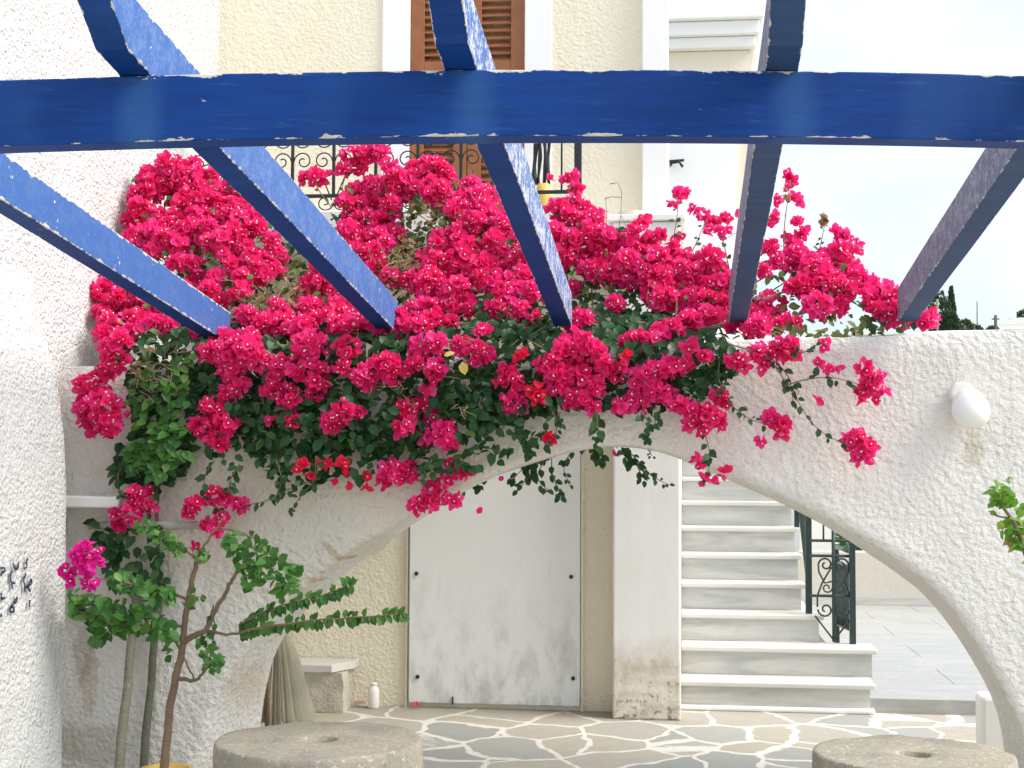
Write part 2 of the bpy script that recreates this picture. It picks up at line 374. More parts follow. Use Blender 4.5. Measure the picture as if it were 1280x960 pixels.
for j in range(len(last)-1):
    mb.face((last[j], edge[j], edge[j+1], last[j+1]), 0, True); mb.face((edge[j], bk[j], bk[j+1], edge[j+1]), 0, True)
mb.build('render', M['lwall'], pr_)
gr = MB()
STR = [[(0,265),(50,260),(55,300),(20,310),(10,350)], [(140,205),(160,270),(195,270),(200,195)], [(130,290),(110,360),(125,420),(170,430)], [(125,430),(140,490)],
       [(310,155),(285,190),(295,240),(265,275)], [(285,320),(255,390),(270,450),(265,530)], [(265,470),(300,470),(340,380),(345,430),(300,470),(335,520)],
       [(15,530),(10,600),(60,590)], [(10,760),(15,800)], [(185,570),(180,640),(150,640),(165,600)], [(150,660),(110,690),(110,740),(155,740),(150,690),(120,690)], [(325,610),(320,690)]]
for k, s in enumerate(STR):
    pts = [UX(x/8.73, 680+y/8.73, XP+.013) for x, y in s]
    fine = []
    for a, b in zip(pts, pts[1:]): fine += [a.lerp(b, q/4) for q in range(4)]
    fine.append(pts[-1])
    for a, b in zip(fine, fine[1:]):
        d = (b-a).normalized(); nn = Vector((1,0,0)).cross(d)*random.uniform(.0035, .006)
        nn.y *= 1.7
        gr.quad(a-nn, b-nn*random.uniform(.7,1.3), b+nn, a+nn)
gr.build('scribble', M['ink'], pr_)

# house -----------------------------------------------------------
house = thing('cream_house', (0, YB, 0), 'cream stuccoed house with white trim and brown shutters behind the arch', 'house')
def bx(px0, px1, Y, z0=None, z1=None, py0=None, py1=None):
    """x range and z range of a facade rectangle measured on plane Y"""
    a = U(px0, 500, Y).x; b = U(px1, 500, Y).x
    return a, b
DX0, DX1 = U(512, 100, YB).x, U(656, 100, YB).x
SX0, SX1 = U(478, 100, YB).x, U(690, 100, YB).x
PXL, PXR = U(803, 100, YB).x, U(835, 100, YB-.06).x
BZ = 2.87                       # balcony floor
PILX0, PILX1 = U(766, 750, YB-.25).x, U(851, 750, YB-.25).x
mb = MB()
mb.box(XL, PXR-.02, YB, YB+.3, 0, BZ)
mb.box(XL, SX0, YB, YB+.3, BZ, 5.4); mb.box(SX1, PXL, YB, YB+.3, BZ, 5.4); mb.box(SX0, SX1, YB+.1, YB+.3, BZ, 5.4)
mb.build('wall', M['cream'], house)
mb = MB(); mb.box(SX0, DX0, YB-.02, YB+.1, BZ, 5.4); mb.box(DX1, SX1, YB-.02, YB+.1, BZ, 5.4)
mb.build('door_surround', M['whiteplain'], house, .006)
mb = MB(); mb.box(PXL, PXR, YB-.07, YB+.3, BZ+.06, 5.4)
mb.build('pilaster', M['whiteplain'], house, .008)
# shutters
mid = (DX0+DX1)/2
for x0, x1 in ((DX0+.003, mid-.002), (mid+.002, DX1-.003)):
    fr = MB(); yb = YB+.012; st = .085
    fr.box(x0, x0+st, yb, yb+.045, BZ+.02, 5.35); fr.box(x1-st, x1, yb, yb+.045, BZ+.02, 5.35)
    zs = BZ+.02
    for z0, z1 in ((BZ+.02, BZ+.2), (BZ+.95, BZ+1.03), (5.25, 5.35)): fr.box(x0+st, x1-st, yb+.002, yb+.043, z0, z1)
    sh = fr.build('shutter', M['shutter'], house, .004)
    for za_, zb_ in ((BZ+.205, BZ+.92), (BZ+1.03, 5.2)):
        lv = MB(); z = za_
        while z < zb_:
            i = len(lv.v)
            for xx in (x0+st, x1-st):
                lv.v += [(xx, yb+.004, z), (xx, yb+.010, z-.004), (xx, yb+.042, z+.034), (xx, yb+.036, z+.038)]
            lv.face((i, i+1, i+5, i+4)); lv.face((i+1, i+2, i+6, i+5)); lv.face((i+2, i+3, i+7, i+6)); lv.face((i+3, i, i+4, i+7))
            z += .047
        lv.build('louvres', M['shutter'], sh)
    tag(sh, 'brown louvred balcony shutter leaf')
# balcony slab
mb = MB(); BX1 = U(729, 240, 7.95).x
mb.box(XL+.002, BX1+.03, 7.9, YB-.002, BZ-.16, BZ)
mb.build('balcony_slab', M['white'], house, .01)
# metal panel
px0, px1 = U(511.5, 760, YB-.035).x, U(725, 760, YB-.035).x
dp = MB(); dp.box(px0, px1, YB-.035, YB-.003, .03, 2.05)
dpo = dp.build('metal_door', M['panel'], house, .004)
tag(dpo, 'large flat white metal door panel with scuffs')
for (qx, qy) in ((520.5, 717), (714, 721), (522, 846), (716.5, 848)):
    p = U(qx, qy, YB-.037); b = MB(); b.tube([p+Vector((0,.004,0)), p-Vector((0,.008,0))], .012, 10); b.build('bolt', M['ironblack'], dpo)
b = MB(); p = U(566, 875, YB-.038); b.box(p.x-.004, p.x+.004, p.y-.012, p.y, p.z-.025, p.z+.02); b.build('latch', M['ironblack'], dpo)
b = MB(); x = px0-.012; b.box(x-.012, x, YB-.022, YB-.002, 0, 2.1); b.box(px1+.004, px1+.02, YB-.022, YB-.002, 0, 2.1); b.build('door_frame', M['cream'], house)
# small white vent on the wall by the arch
p = U(483, 672, YB); b = MB(); b.box(p.x-.03, p.x+.03, YB-.05, YB-.002, p.z-.02, p.z+.02); b.build('junction_box', M['plastic'], house, .005)

# stair side wall (white pillar)
sw = MB()
zt = U(800, 277, YB-.25).z
sw.box(PILX0, PILX1, YB-.25, 12.2, 0, zt)
cp = MB(); 
swt = thing('stair_side_wall', (PILX0, YB-.25, 0), 'white rendered pillar-like wall end left of the marble steps, stained at its foot', 'wall')
sw.build('wall_end', M['pillar'], swt, .012)
cp.box(PILX0-.03, PILX1+.03, YB-.28, 12.2, zt+.002, zt+.04); cp.build('coping', M['white'], swt, .006)
# saucer on coping
p = U(790, 265, YB-.2); sa = MB(); sa.lathe((p.x, YB-.15, zt+.042), [(.0, 0), (.045, 0), (.085, .028), (.078, .03), (.04, .008), (0, .008)], 24)
tag(sa.build('saucer', M['soft cream'], None, org=(p.x, YB-.15, zt+.04)), 'small beige saucer on the white pillar coping', 'saucer')

# annex at the back right
YX = 12.3
ax0, ax1 = U(828, 100, YX).x, U(941, 60, YX).x
an = thing('white_annex', (ax1, YX, 0), 'white building with stepped cornice set back above the marble steps', 'house')
zc1, zc2, zc3 = U(890, 29, YX).z, U(890, 60, YX).z, U(890, 0, YX).z
mb = MB(); mb.box(ax0, U(921, 250, YX).x, YX, YX+3, 0, zc2-.02); mb.build('wall', M['whiteplain'], an)
mb = MB(); mb.box(U(921, 250, YX).x+.001, U(936, 250, YX).x, YX+.03, YX+3, 0, zc2-.02); mb.build('end_wall', M['soft cream'], an)  # shade on the annex's end, put into the colour as cream
mb = MB(); za = U(890, 58, YX).z; zb = U(890, 88, YX).z
mb.box(ax0, ax1-.02, YX-.03, YX+3, zb-.03, za-.05); mb.build('frieze', M['soft cream'], an)
mb = MB(); mb.box(ax0, ax1+.02, YX-.12, YX+3.1, za-.045, za+.05); mb.box(ax0, ax1+.05, YX-.17, YX+3.1, za+.052, zc1-.03); mb.box(ax0, ax1+.08, YX-.22, YX+3.1, zc1-.028, zc1+.02); mb.box(ax0, ax1, YX-.05, YX+3, zc1+.022, 7)
mb.build('cornice', M['whiteplain'], an, .012)
p = U(846, 206, YX); b = MB(); b.tube([p+Vector((-.05,.02,0)), p+Vector((-.05,-.08,0)), p+Vector((.02,-.1,.005)), p+Vector((.05,-.1,-.04))], .012); b.tube([p+Vector((-.06,-.05,.02)), p+Vector((.06,-.09,.02))], .012)
b.build('wall_hook', M['ironblack'], an)

# arch wall -------------------------------------------------------
FO = [(222,1010),(236,965),(250,930),(262,895),(280,858),(305,815),(340,770),(380,735),(430,697),(470,672),(510,648),(545,629),(580,609),(610,596),(640,585),(700,567),(735,560),(765,557),(795,558),(820,562),(845,569),(870,579),(930,603),(990,628),(1050,658),(1100,687),(1130,707),(1169,738),(1206,784),(1240,838),(1266,888),(1282,930),(1300,1010)]
BO = [(322,1010),(322,965),(324,930),(328,895),(334,858),(346,815),(370,775),(402,746),(445,706),(480,682),(516,656),(550,634),(584,613),(613,599),(642,587.5),(701,569),(736,562),(765,559),(794,560),(818,564),(842,571),(866,581),(924,606),(982,632),(1037,661),(1088,694),(1116,713),(1152,741),(1188,784),(1220,834),(1240,875),(1252,920),(1262,1010)]
front = [U(x, y, YA) for x, y in FO]; back = [U(x, y, YA+TA) for x, y in BO]
def ztop(x):
    a = U(900, 428, YA); b = U(1280, 411, YA); k = (x-a.x)/(b.x-a.x); k = max(k, -1.0) if k > -1 else k*.8-.2
    return a.z + (b.z-a.z)*k + .006*noise.noise(Vector((x*2.1, 3.3, 0)))
def refine(L_, n=4):
    out = []
    for i in range(len(L_)-1):
        p0, p1, p2, p3 = L_[max(i-1,0)], L_[i], L_[i+1], L_[min(i+2, len(L_)-1)]
        for q in range(n):
            t = q/n; out.append(.5*((2*p1)+(p2-p0)*t+(2*p0-5*p1+4*p2-p3)*t*t+(3*p1-p0-3*p2+p3)*t*t*t))
    out.append(L_[-1]); return out
front = refine(front); back = refine(back)
n = len(front)
mb = MB()
# solid legs left and right of the opening
cols_f = [(XL-.02+(front[0].x-XL+.02)*k/8, -.02, 0) for k in range(8)] + [(p.x, max(p.z, -.02), 1) for p in front] + [(front[-1].x+.12*k, -.02, 0) for k in range(1, 12)]
cols_b = [(XL-.02+(back[0].x-XL+.02)*k/8, -.02, 0) for k in range(8)] + [(p.x, max(p.z, -.02), 1) for p in back] + [(back[-1].x+.12*k, -.02, 0) for k in range(1, 13)]
for i in range(1, len(cols_f)):
    if cols_f[i][0] <= cols_f[i-1][0]: cols_f[i] = (cols_f[i-1][0]+.0008, cols_f[i][1], cols_f[i][2])
for i in range(1, len(cols_b)):
    if cols_b[i][0] <= cols_b[i-1][0]: cols_b[i] = (cols_b[i-1][0]+.0008, cols_b[i][1], cols_b[i][2])
NV = 26; rr = .022
def face_grid(cols, Y, sgn):
    ids = []
    for (x, z0, ar) in cols:
        row = []
        zt_ = ztop(x)
        for j in range(NV+1):
            v = j/NV; z = z0 + (zt_-z0)*v
            p = Vector((x, Y, z)); d = noise.noise(p*1.7)*.010+noise.noise(p*5.3)*.005
            yy = Y + sgn*d
            if j == 0 and ar: yy = Y + (-sgn)*0 + (rr*.6 if sgn < 0 else -rr*.6)
            if j == NV: yy = Y + (rr*.6 if sgn < 0 else -rr*.6)
            row.append(mb.vert((x, yy, z)))
        ids.append(row)
    for i in range(len(cols)-1):
        for j in range(NV):
            q = (ids[i][j], ids[i+1][j], ids[i+1][j+1], ids[i][j+1])
            mb.face(q if sgn < 0 else q[::-1], 0, True)
    return ids
fi = face_grid(cols_f, YA, -1); bi = face_grid(cols_b, YA+TA, 1)
NS = 8
soff = []
for k in range(n):
    a = mb.v[fi[8+k][0]]; b = mb.v[bi[8+k][0]]
    row = [fi[8+k][0]]
    for q in range(1, NS):
        t = q/NS; p = Vector(a).lerp(Vector(b), t); p.z += .012*math.sin(math.pi*t) if p.z > .1 else 0
        p += Vector((noise.noise(p*6)*.006, 0, noise.noise(p*6+Vector((5,5,5)))*.006)); row.append(mb.vert(p))
    row.append(bi[8+k][0]); soff.append(row)
for k in range(n-1):
    for q in range(NS): mb.face((soff[k][q], soff[k][q+1], soff[k+1][q+1], soff[k+1][q]), 0, True)
for a, b in ((fi, bi),):
    # top
    x0 = XL-.02; NT_ = 110; x1 = cols_f[-1][0]
    tp = []
    for i in range(NT_+1):
        x = x0+(x1-x0)*i/NT_; zz = ztop(x)
        tp.append([mb.vert((x, YA+rr*.6+(TA-rr*1.2)*q/6, zz+(.012 if 0 < q < 6 else .0)+.006*noise.noise(Vector((x*4, q, 2))))) for q in range(7)])
    for i in range(NT_):
        for q in range(6): mb.face((tp[i][q], tp[i+1][q], tp[i+1][q+1], tp[i][q+1]), 0, True)
M['arch'] = arch_mat()
aw = mb.build('arch_wall', M['arch'])
tag(aw, 'off white textured stucco garden wall pierced by a wide low arch', 'wall')

# ---- pergola ----------------------------------------------------
DB = 3.62
pergola = thing('pergola', (0, 3.6, 2.0), 'blue painted timber pergola with peeling rafters running to the arch wall', 'pergola')
def sweep(mb, secs):
    """secs: list of (list of 4 corners ordered, list of 4 loc tuples)"""
    if mb.att is None: mb.att = []
    rows = []
    for pts, locs in secs:
        rows.append([mb.vert(p) for p in pts]); mb.att += locs
    for a, b in zip(rows, rows[1:]):
        for j in range(4): mb.face((a[j], a[(j+1)%4], b[(j+1)%4], b[j]))
    mb.face(rows[0][::-1]); mb.face(rows[-1])
TL, TM, TR = UD(0, 100, DB), UD(640, 87, DB), UD(1280, 94, DB)
dirb = Vector((TR.x-TL.x, TR.y-TL.y, 0)).normalized(); nb = Vector((-dirb.y, dirb.x, 0))
lenb = (Vector((TR.x, TR.y, 0))-Vector((TL.x, TL.y, 0))).length
def beam_top(s):   # s along beam, 0 at TL
    t = s/lenb; t = max(-.6, min(1.6, t))
    return TL.z*(1-t)*(1-2*t) + TM.z*4*t*(1-t) + TR.z*t*(2*t-1)
HB, WB = 84*DB/F, .085
secs = []; s0 = (XL-TL.x)/dirb.x+.02; s1 = 4.2
for k in range(41):
    s = s0+(s1-s0)*k/40; b0 = Vector((TL.x, TL.y, 0))+dirb*s; zt_ = beam_top(s); 
    w_ = .0025*noise.noise(Vector((s*3, 1, 1)))
    secs.append(([b0+Vector((0,0,zt_-HB+w_)), b0+nb*WB+Vector((0,0,zt_-HB)), b0+nb*WB+Vector((0,0,zt_)), b0+Vector((0,0,zt_+w_))], [(s,-1,-1),(s,1,-1),(s,1,1),(s,-1,1)]))
mb = MB(); sweep(mb, secs); bo = mb.build('beam', M['blue_beam'], pergola, .004)
SR = .1135; WR, HR = .083, .150
def beamY(x): return TL.y + dirb.y/dirb.x*(x-TL.x)
RAF = [(-102, 1, 'blue_r1'), (273, 1, 'blue_r2'), (632, 1, 'blue_r3'), (979, 1, 'blue_r4'), (1273, -1, 'blue_r4')]
rel = None; rafx = []
def rafter_geo(x0, side):
    d = ray(x0, 183); X = 0; 
    for _ in range(6):
        yb = beamY(X); zt_ = beam_top((X-TL.x)/dirb.x)
        t = (zt_-ZC+SR*yb)/(d.z+SR*d.y); X = t*d.x
    return X, yb, zt_
gx, gy, gz = rafter_geo(273, 1)
prof = []
for (qx, qy) in ((187, 92), (161, 62), (150, 30), (139, 0)):
    p = UX(qx, qy, gx); prof.append((p.y-gy, p.z-(gz-SR*(p.y-gy))))
LAB = ['blue rafter with white flaking paint along its upper edge', None, 'rafter with silvery cracked weathered side', None, None]
YE = YA+.17
for k, (x0, side, mat) in enumerate(RAF):
    X, yb, zt_ = rafter_geo(x0, side)
    xa, xb = (X-WR, X) if side > 0 else (X, X+WR)
    rafx.append((xa+xb)/2)
    secs = []
    stations = []
    for dy, dz in ((prof[3][0]-.35, prof[3][1]+.085), (prof[3][0]-.15, prof[3][1]+.04), prof[3], prof[2], prof[1], (prof[0][0], 0.004)): stations.append((yb+dy, max(0, dz)))
    m_ = 22
    for q in range(m_+1): stations.append((yb+.01+(YE-yb-.01)*q/m_, 0))
    for yy, dz in stations:
        zb_ = zt_ - SR*(yy-yb) + dz; ztt = zt_ - SR*(yy-yb) + HR
        zb_ = min(zb_, ztt-.03)
        wv = noise.noise(Vector((X*5, yy*1.5, 0)))*.003
        secs.append(([Vector((xa+wv, yy, zb_)), Vector((xb+wv, yy, zb_)), Vector((xb+wv, yy, ztt)), Vector((xa+wv, yy, ztt))], [(yy,-1,-1),(yy,1,-1),(yy,1,1),(yy,-1,1)]))
    # chamfered far end
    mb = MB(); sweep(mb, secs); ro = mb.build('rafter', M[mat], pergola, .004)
    if LAB[k]: ro['label'] = LAB[k]

# ---- stairs -----------------------------------------------------
Y0S = 8.744; RS, TS = .17, .29
st = thing('marble_staircase', (U(950, 880, Y0S).x, Y0S, 0), 'pale marble steps climbing beside the white pillar under the arch', 'staircase')
RX = {1: 1097, 2: 1097, 3: 1030, 4: 1013, 5: 1004, 6: 997, 7: 991, 8: 986, 9: 981}
prevx = None
xl = PILX1+.002
x3 = U(1020, 740, Y0S+2*TS).x
rights = {1: U(1095, 850, Y0S).x, 2: U(1097, 805, Y0S+TS).x}
for k in range(3, 11): rights[k] = U(1030, 770, Y0S+2*TS).x if k == 3 else U(1013, 735, Y0S+3*TS).x
xr_up = U(1008, 735, Y0S+3*TS).x
for k in range(4, 11): rights[k] = xr_up
base = MB()
for k in range(1, 11):
    yk = Y0S+TS*(k-1); z = RS*k; xr = rights[k]
    x_l = xl if k > 1 else U(846, 855, Y0S).x
    ov = .0
    tr = MB()
    tr.box(x_l, xr, yk, yk+TS+.03, z-.03, z)
    tr.build('tread', M['tread'], st, .007)
    ri = MB(); zb_ = z-RS+.001 if k > 1 else .03
    ri.box(x_l+(.01 if k == 1 else 0), xr-.03, yk+.028, yk+.05, zb_, z-.031); ri.build('riser', M['riser'], st)
    base.box(x_l+.012, xr-.032, yk+.052, (Y0S+TS*10) if k > 2 else yk+TS*1.0+.2, z-RS+.0, z-.032)
base.build('stair_body', M['white'], st)
mm = MB(); mm.box(U(846, 885, Y0S).x, U(1094, 885, Y0S).x, Y0S-.015, Y0S+.06, 0, .029); mm.build('mortar_strip', M['white'], st, .01)

# terrace
TZ = .085
YT0 = Y0S+.06
tx0 = rights[1]-.028
YT1 = UZ(1130, 757, TZ).y
tf = MB(); 
nrow = 9
for i in range(nrow):
    y0 = YT0+(YT1-YT0)*i/nrow; y1 = YT0+(YT1-YT0)*(i+1)/nrow-.004
    off = (i % 2)*.5; xx = tx0
    while xx < 6:
        x1 = min(6, xx+(.6 if xx == tx0 and off else 1.1)); tf.box(xx, x1-.004, y0, y1, 0, TZ); xx = x1
tag(tf.build('terrace_floor', M['tmarble'], None, .002), 'low terrace of pale marble slabs right of the steps', 'floor', kind='structure')
# parapet
PT = U(1100, 690, YT1).z
pa = thing('parapet_wall', (1.6, YT1, 0), 'low cream parapet wall closing the marble terrace behind the arch', 'wall')
mb = MB(); mb.box(U(1000, 700, YT1).x, 6, YT1, YT1+.2, 0, PT); mb.build('wall', M['parapet'], pa, .01)
mb = MB(); mb.box(U(1000, 700, YT1).x, 6, YT1-.015, YT1-.001, TZ+.001, TZ+.075); mb.build('skirting', M['riser'], pa)
# white plinth right of terrace
p = U(1226, 930, 7.48); ph = U(1222, 869, 7.48).z
pl = MB(); pl.box(p.x, p.x+.5, 7.45, 7.62, 0, ph)
tag(pl.build('plinth', M['white'], None, .02, org=(p.x, 7.45, 0)), 'low white rendered plinth behind the right arch foot', 'plinth')

# ---- stair railing ----------------------------------------------
rl = thing('stair_railing', (xr_up, Y0S+2*TS, .5), 'dark green wrought iron stair railing with heart scrolls', 'railing')
def spiral(c, r0, r1, a0, turns, ax, ay, n=26):
    return [Vector(c)+Vector(ax)*(r0+(r1-r0)*k/n)*math.cos(a0+turns*2*math.pi*k/n)+Vector(ay)*(r0+(r1-r0)*k/n)*math.sin(a0+turns*2*math.pi*k/n) for k in range(n+1)]
XA, ZA = Vector((1,0,0)), Vector((0,0,1))
xp = xr_up-.035
def post(x, y, z0, z1, w_=.02, name='post'):
    b = MB(); b.box(x-w_, x+w_, y-w_, y+w_, z0, z1); return b.build(name, M['iron'], rl, .003)
y3 = Y0S+2*TS+.12
post(U(1011, 760, y3).x, y3, 3*RS, 3*RS+.98)
yk6 = Y0S+5*TS+.12; post(U(996, 655, yk6).x, yk6, 6*RS, 6*RS+.98, .017)
yk9 = Y0S+8*TS+.12; post(U(990, 600, yk9).x, yk9, 9*RS, 9*RS+.98, .017)
# raking rail with bars
pA = Vector((U(1011, 760, y3).x, y3, 3*RS)); pB = Vector((U(990, 600, yk9).x, yk9, 9*RS))
b = MB()
for h, r in ((.95, .02), (.82, .009), (.12, .009)): b.tube([pA+ZA*h, pB+ZA*h], r, 8)
b.build('handrail', M['iron'], rl)
for k in range(1, 16):
    q = pA.lerp(pB, k/16); b = MB(); b.tube([q+ZA*.12, q+ZA*.82], .007, 6)
    if k % 2:
        dv = (pB-pA).normalized()
        b.tube(spiral(q+ZA*.55, .06, .012, -math.pi/2, 1.3, dv, ZA, 18), .005, 5); b.tube(spiral(q+ZA*.35, .06, .012, math.pi/2, -1.3, dv, ZA, 18), .005, 5)
    b.build('baluster', M['iron'], rl)
# front panel
yp = Y0S+2*TS-.02
xR = U(1067, 790, yp-.05).x
postR = post(xR, yp, 2*RS, U(1070, 679, yp).z+.03, .019)
zt1 = U(1045, 676, yp).z; zt2 = U(1045, 695, yp).z; zm = U(1045, 745, yp).z; xm = U(1042, 740, yp).x; xLp = U(1017, 740, yp).x; zbot = 2*RS+.01
for za_, xe_ in ((zt1, xR+.09), (zt2, xR), (zm, xR)):
    b = MB(); b.tube([(xLp-.02, yp, za_), (xe_, yp, za_)], .009, 8); b.build('panel_rail', M['iron'], rl)
b = MB()
zup = zt1+.2; b.tube([(xLp-.02, yp, zup), (xR, yp, zup)], .007, 8)
b.build('panel_rail', M['iron'], rl)
b = MB(); b.tube([(xm, yp, zbot), (xm, yp, zup)], .011, 8); b.tube([(xm-.06, yp, zt1), (xm-.06, yp, zup)], .006, 6); b.build('panel_stem', M['iron'], rl)
sc_ = MB(); Hh = zt2-zm
for sg in (-1, 1):
    ax = XA*sg
    sc_.tube(spiral((xm+sg*.048, yp, zt2-.055), .045, .012, 0, 1.2, ax, ZA), .006, 6)
    sc_.tube([(xm+sg*.093, yp, zt2-.055), (xm+sg*.09, yp, zt2-.10), (xm+sg*.055, yp, zt2-.17), (xm+sg*.012, yp, zm+.09)], .006, 6)
    sc_.tube([(xm+sg*.012, yp, zm+.18), (xm+sg*.07, yp, zm+.08), (xm+sg*.10, yp, zm+.0), (xm+sg*.10, yp, zm-.07)], .006, 6)
    sc_.tube(spiral((xm+sg*.05, yp, zm-.085), .048, .012, 0, -1.2, ax, ZA), .006, 6)
    sc_.tube(spiral((xm+sg*.04, yp, zm+.05), .032, .01, math.pi, 1.1, ax, ZA), .005, 6)
    sc_.tube([(xm+sg*.115, yp, zbot+.16), (xm, yp, zbot+.01)], .006, 6)
sc_.build('heart_scroll', M['iron'], rl)
# side panel running back
yE = yp+.9
pA = Vector((xR, yp, 2*RS)); pB = Vector((xR-.01, yE, TZ+.02)); zr = U(1070, 690, yp).z
b = MB(); b.tube([(xR, yp, zr), (xR-.005, yE, zr-.02)], .016, 8); b.tube([(xR, yp, zr-.1), (xR-.005, yE, zr-.12)], .008, 6); b.tube([(xR, yp, .42), (xR-.005, yE, .36)], .008, 6); b.build('handrail', M['iron'], rl)
for k in range(1, 13):
    t = k/13; yy = yp+(yE-yp)*t
    b = MB(); b.tube([(xR-.005*t, yy, .42-.06*t), (xR-.005*t, yy, zr-.1-.02*t)], .007, 6)
    if k % 2: b.tube(spiral((xR, yy, .75), .07, .012, 0, 1.4, (0,1,0), ZA, 16), .005, 5); b.tube(spiral((xR, yy, .55), .07, .012, 0, -1.4, (0,1,0), ZA, 16), .005, 5)
    b.build('baluster', M['iron'], rl)
post(xR-.005, yE, TZ, zr, .017)

# ---- balcony railing --------------------------------------------
br = thing('balcony_railing', (U(540, 240, 7.95).x, 7.95, BZ), 'black wrought iron balcony railing with curled scrolls in front of the shutters', 'railing')
yb_ = 7.95; zb0, zb1 = BZ+.0, U(500, 132, 7.95).z
pxm = F/yb_
xe = U(722.5, 230, yb_).x
b = MB(); b.box(XL+.01, xe, yb_-.02, yb_+.02, zb1, zb1+.035); b.box(XL+.01, xe, yb_-.008, yb_+.008, BZ+.08, BZ+.1); b.box(XL+.01, xe, yb_-.008, yb_+.008, zb1-.14, zb1-.12)
b.build('handrail', M['ironblack'], br)
b = MB(); b.box(xe-.02, xe+.02, yb_-.02, yb_+.02, BZ, zb1+.04); b.build('post', M['ironblack'], br, .003)
xs = [U(x, 230, yb_).x for x in (313, 365.5, 417, 469.5, 522, 576)]
dx = xs[2]-xs[1]
xs = [xs[0]-2*dx, xs[0]-dx]+xs+[xs[-1]+dx]
z2 = U(470, 200, yb_).z; z3 = U(470, 228, yb_).z; z4 = U(470, 249, yb_).z
for x in xs:
    if x < XL+.05: continue
    b = MB(); b.box(x-.008, x+.008, yb_-.008, yb_+.008, BZ+.1, zb1)
    for sg in (-1, 1):
        ax = XA*sg
        b.tube(spiral((x+sg*.062, yb_, z2), .054, .012, math.pi, -1.35, ax, ZA, 28), .0042, 5)
        b.tube(spiral((x+sg*.062, yb_, z2+.125), .054, .012, math.pi, 1.35, ax, ZA, 28), .0042, 5)
        b.tube([(x+sg*.01, yb_, z4), (x+sg*dx*.32, yb_, z4+.16)], .0042, 5)
        b.tube(spiral((x+sg*.05, yb_, z4-.015), .05, .01, math.pi, 1.3, ax, ZA, 24), .0042, 5)
    b.build('scroll_baluster', M['ironblack'], br)
b = MB(); x = U(702, 230, yb_).x; b.box(x-.005, x+.005, yb_-.005, yb_+.005, BZ+.1, zb1); b.build('plain_baluster', M['ironblack'], br)
# folded dark parasol bundle / brooms on balcony
bd = thing('folded_parasol', (U(677, 265, 8.3).x, 8.3, BZ), 'folded dark parasol with a yellow foot leaning beside the balcony door', 'parasol')
b = MB()
xx = U(670, 200, 8.3).x; 
for q, wdt in ((669, .013), (674, .010), (681, .012), (686, .010)):
    x = U(q, 200, 8.3).x; ph = random.random()*6
    b.tube([(x+.006*math.sin(ph+j*.9), 8.3+.008*math.cos(ph+j), BZ+.2+(U(677, 128, 8.3).z-BZ-.2)/9*j) for j in range(10)], [wdt*(1+.25*math.sin(ph*2+j*1.7)) for j in range(10)], 8)
b.build('canopy', M['ironblack'], bd)
b = MB(); x = U(679.5, 258, 8.29).x; b.lathe((x, 8.28, BZ), [(0, .0), (.055, 0), (.05, .14), (.035, .2), (.03, .2), (0, .2)], 16); b.build('foot', M['yellow'], bd)

# ================================================================== OBJECTS
def millstone(px, py, semi, Y, label):
    c = U(px, py, Y); r = semi*Y/F; h = c.z
    t = thing('millstone', (c.x, Y, 0), label, 'millstone', 'old millstones in front of the arch')
    mb = MB(); hr = r*.165
    pr = [(hr*1.0, 0), (r*.97, 0), (r*1.0, h*.15), (r*1.015, h*.5), (r*1.006, h*.93), (r*1.0, h*.98), (r*.99, h*.998), (r*.95, h*1.0), (r*.7, h*1.0), (r*.4, h*1.0), (hr*1.15, h*1.0), (hr, h*.985), (hr*.97, h*.6), (hr, 0)]
    mb.lathe((c.x, Y, 0), pr, 72, 0, .012)
    for i, v in enumerate(mb.v):
        p = Vector(v); a = noise.noise(p*7)*.006+noise.noise(p*17)*.003
        mb.v[i] = (v[0]+a, v[1]+a, v[2]+(a if v[2] > h*.8 else 0))
    mb.build('stone', M['mill'], t)
    d = MB(); d.lathe((c.x, Y, 0), [(0, h*.55), (hr*.98, h*.56)], 24); d.build('hole_floor', M['dark wood'], t)
millstone(399, 924, 130, 5.8, 'large round brown millstone with a small centre hole, left of the archway')
millstone(1142, 942, 119, 5.8, 'round grey millstone with a dark centre hole at the right arch foot')
# stone bench
bt = thing('stone_bench', (U(400, 900, 8.4).x, 8.36, 0), 'low rough stone block with a white marble slab on top against the cream wall', 'bench')
yb0 = 8.33; x0 = U(360, 880, yb0).x; x1 = U(428, 880, yb0).x; zt0 = U(400, 840, yb0).z
mb = MB()
def rough_box(mb, x0, x1, y0, y1, z0, z1, k=7, amp=.012):
    for ax in range(6):
        def P(u, v, ax=ax):
            return [(x0+(x1-x0)*u, y0, z0+(z1-z0)*v), (x1, y0+(y1-y0)*u, z0+(z1-z0)*v), (x1-(x1-x0)*u, y1, z0+(z1-z0)*v), (x0, y1-(y1-y0)*u, z0+(z1-z0)*v), (x0+(x1-x0)*u, y0+(y1-y0)*v, z1), (x0+(x1-x0)*u, y1-(y1-y0)*v, z0)][ax]
        ids = []
        for i in range(k+1):
            row = []
            for j in range(k+1):
                p = Vector(P(i/k, j/k)); q = p*13
                p += Vector((noise.noise(q), noise.noise(q+Vector((7,1,3))), noise.noise(q+Vector((2,8,5)))*.5))*amp; row.append(mb.vert(p))
            ids.append(row)
        for i in range(k):
            for j in range(k): mb.face((ids[i][j], ids[i+1][j], ids[i+1][j+1], ids[i][j+1]), 0, True)
rough_box(mb, x0, x1, yb0, YB-.005, 0, zt0-.004, 12)
mb.build('block', M['rough'], bt)
mb = MB(); xs0, xs1 = U(352, 830, yb0).x, U(447, 825, YB-.05).x; cx = U(415, 838, yb0-.03).x
z0, z1 = zt0, zt0+.045
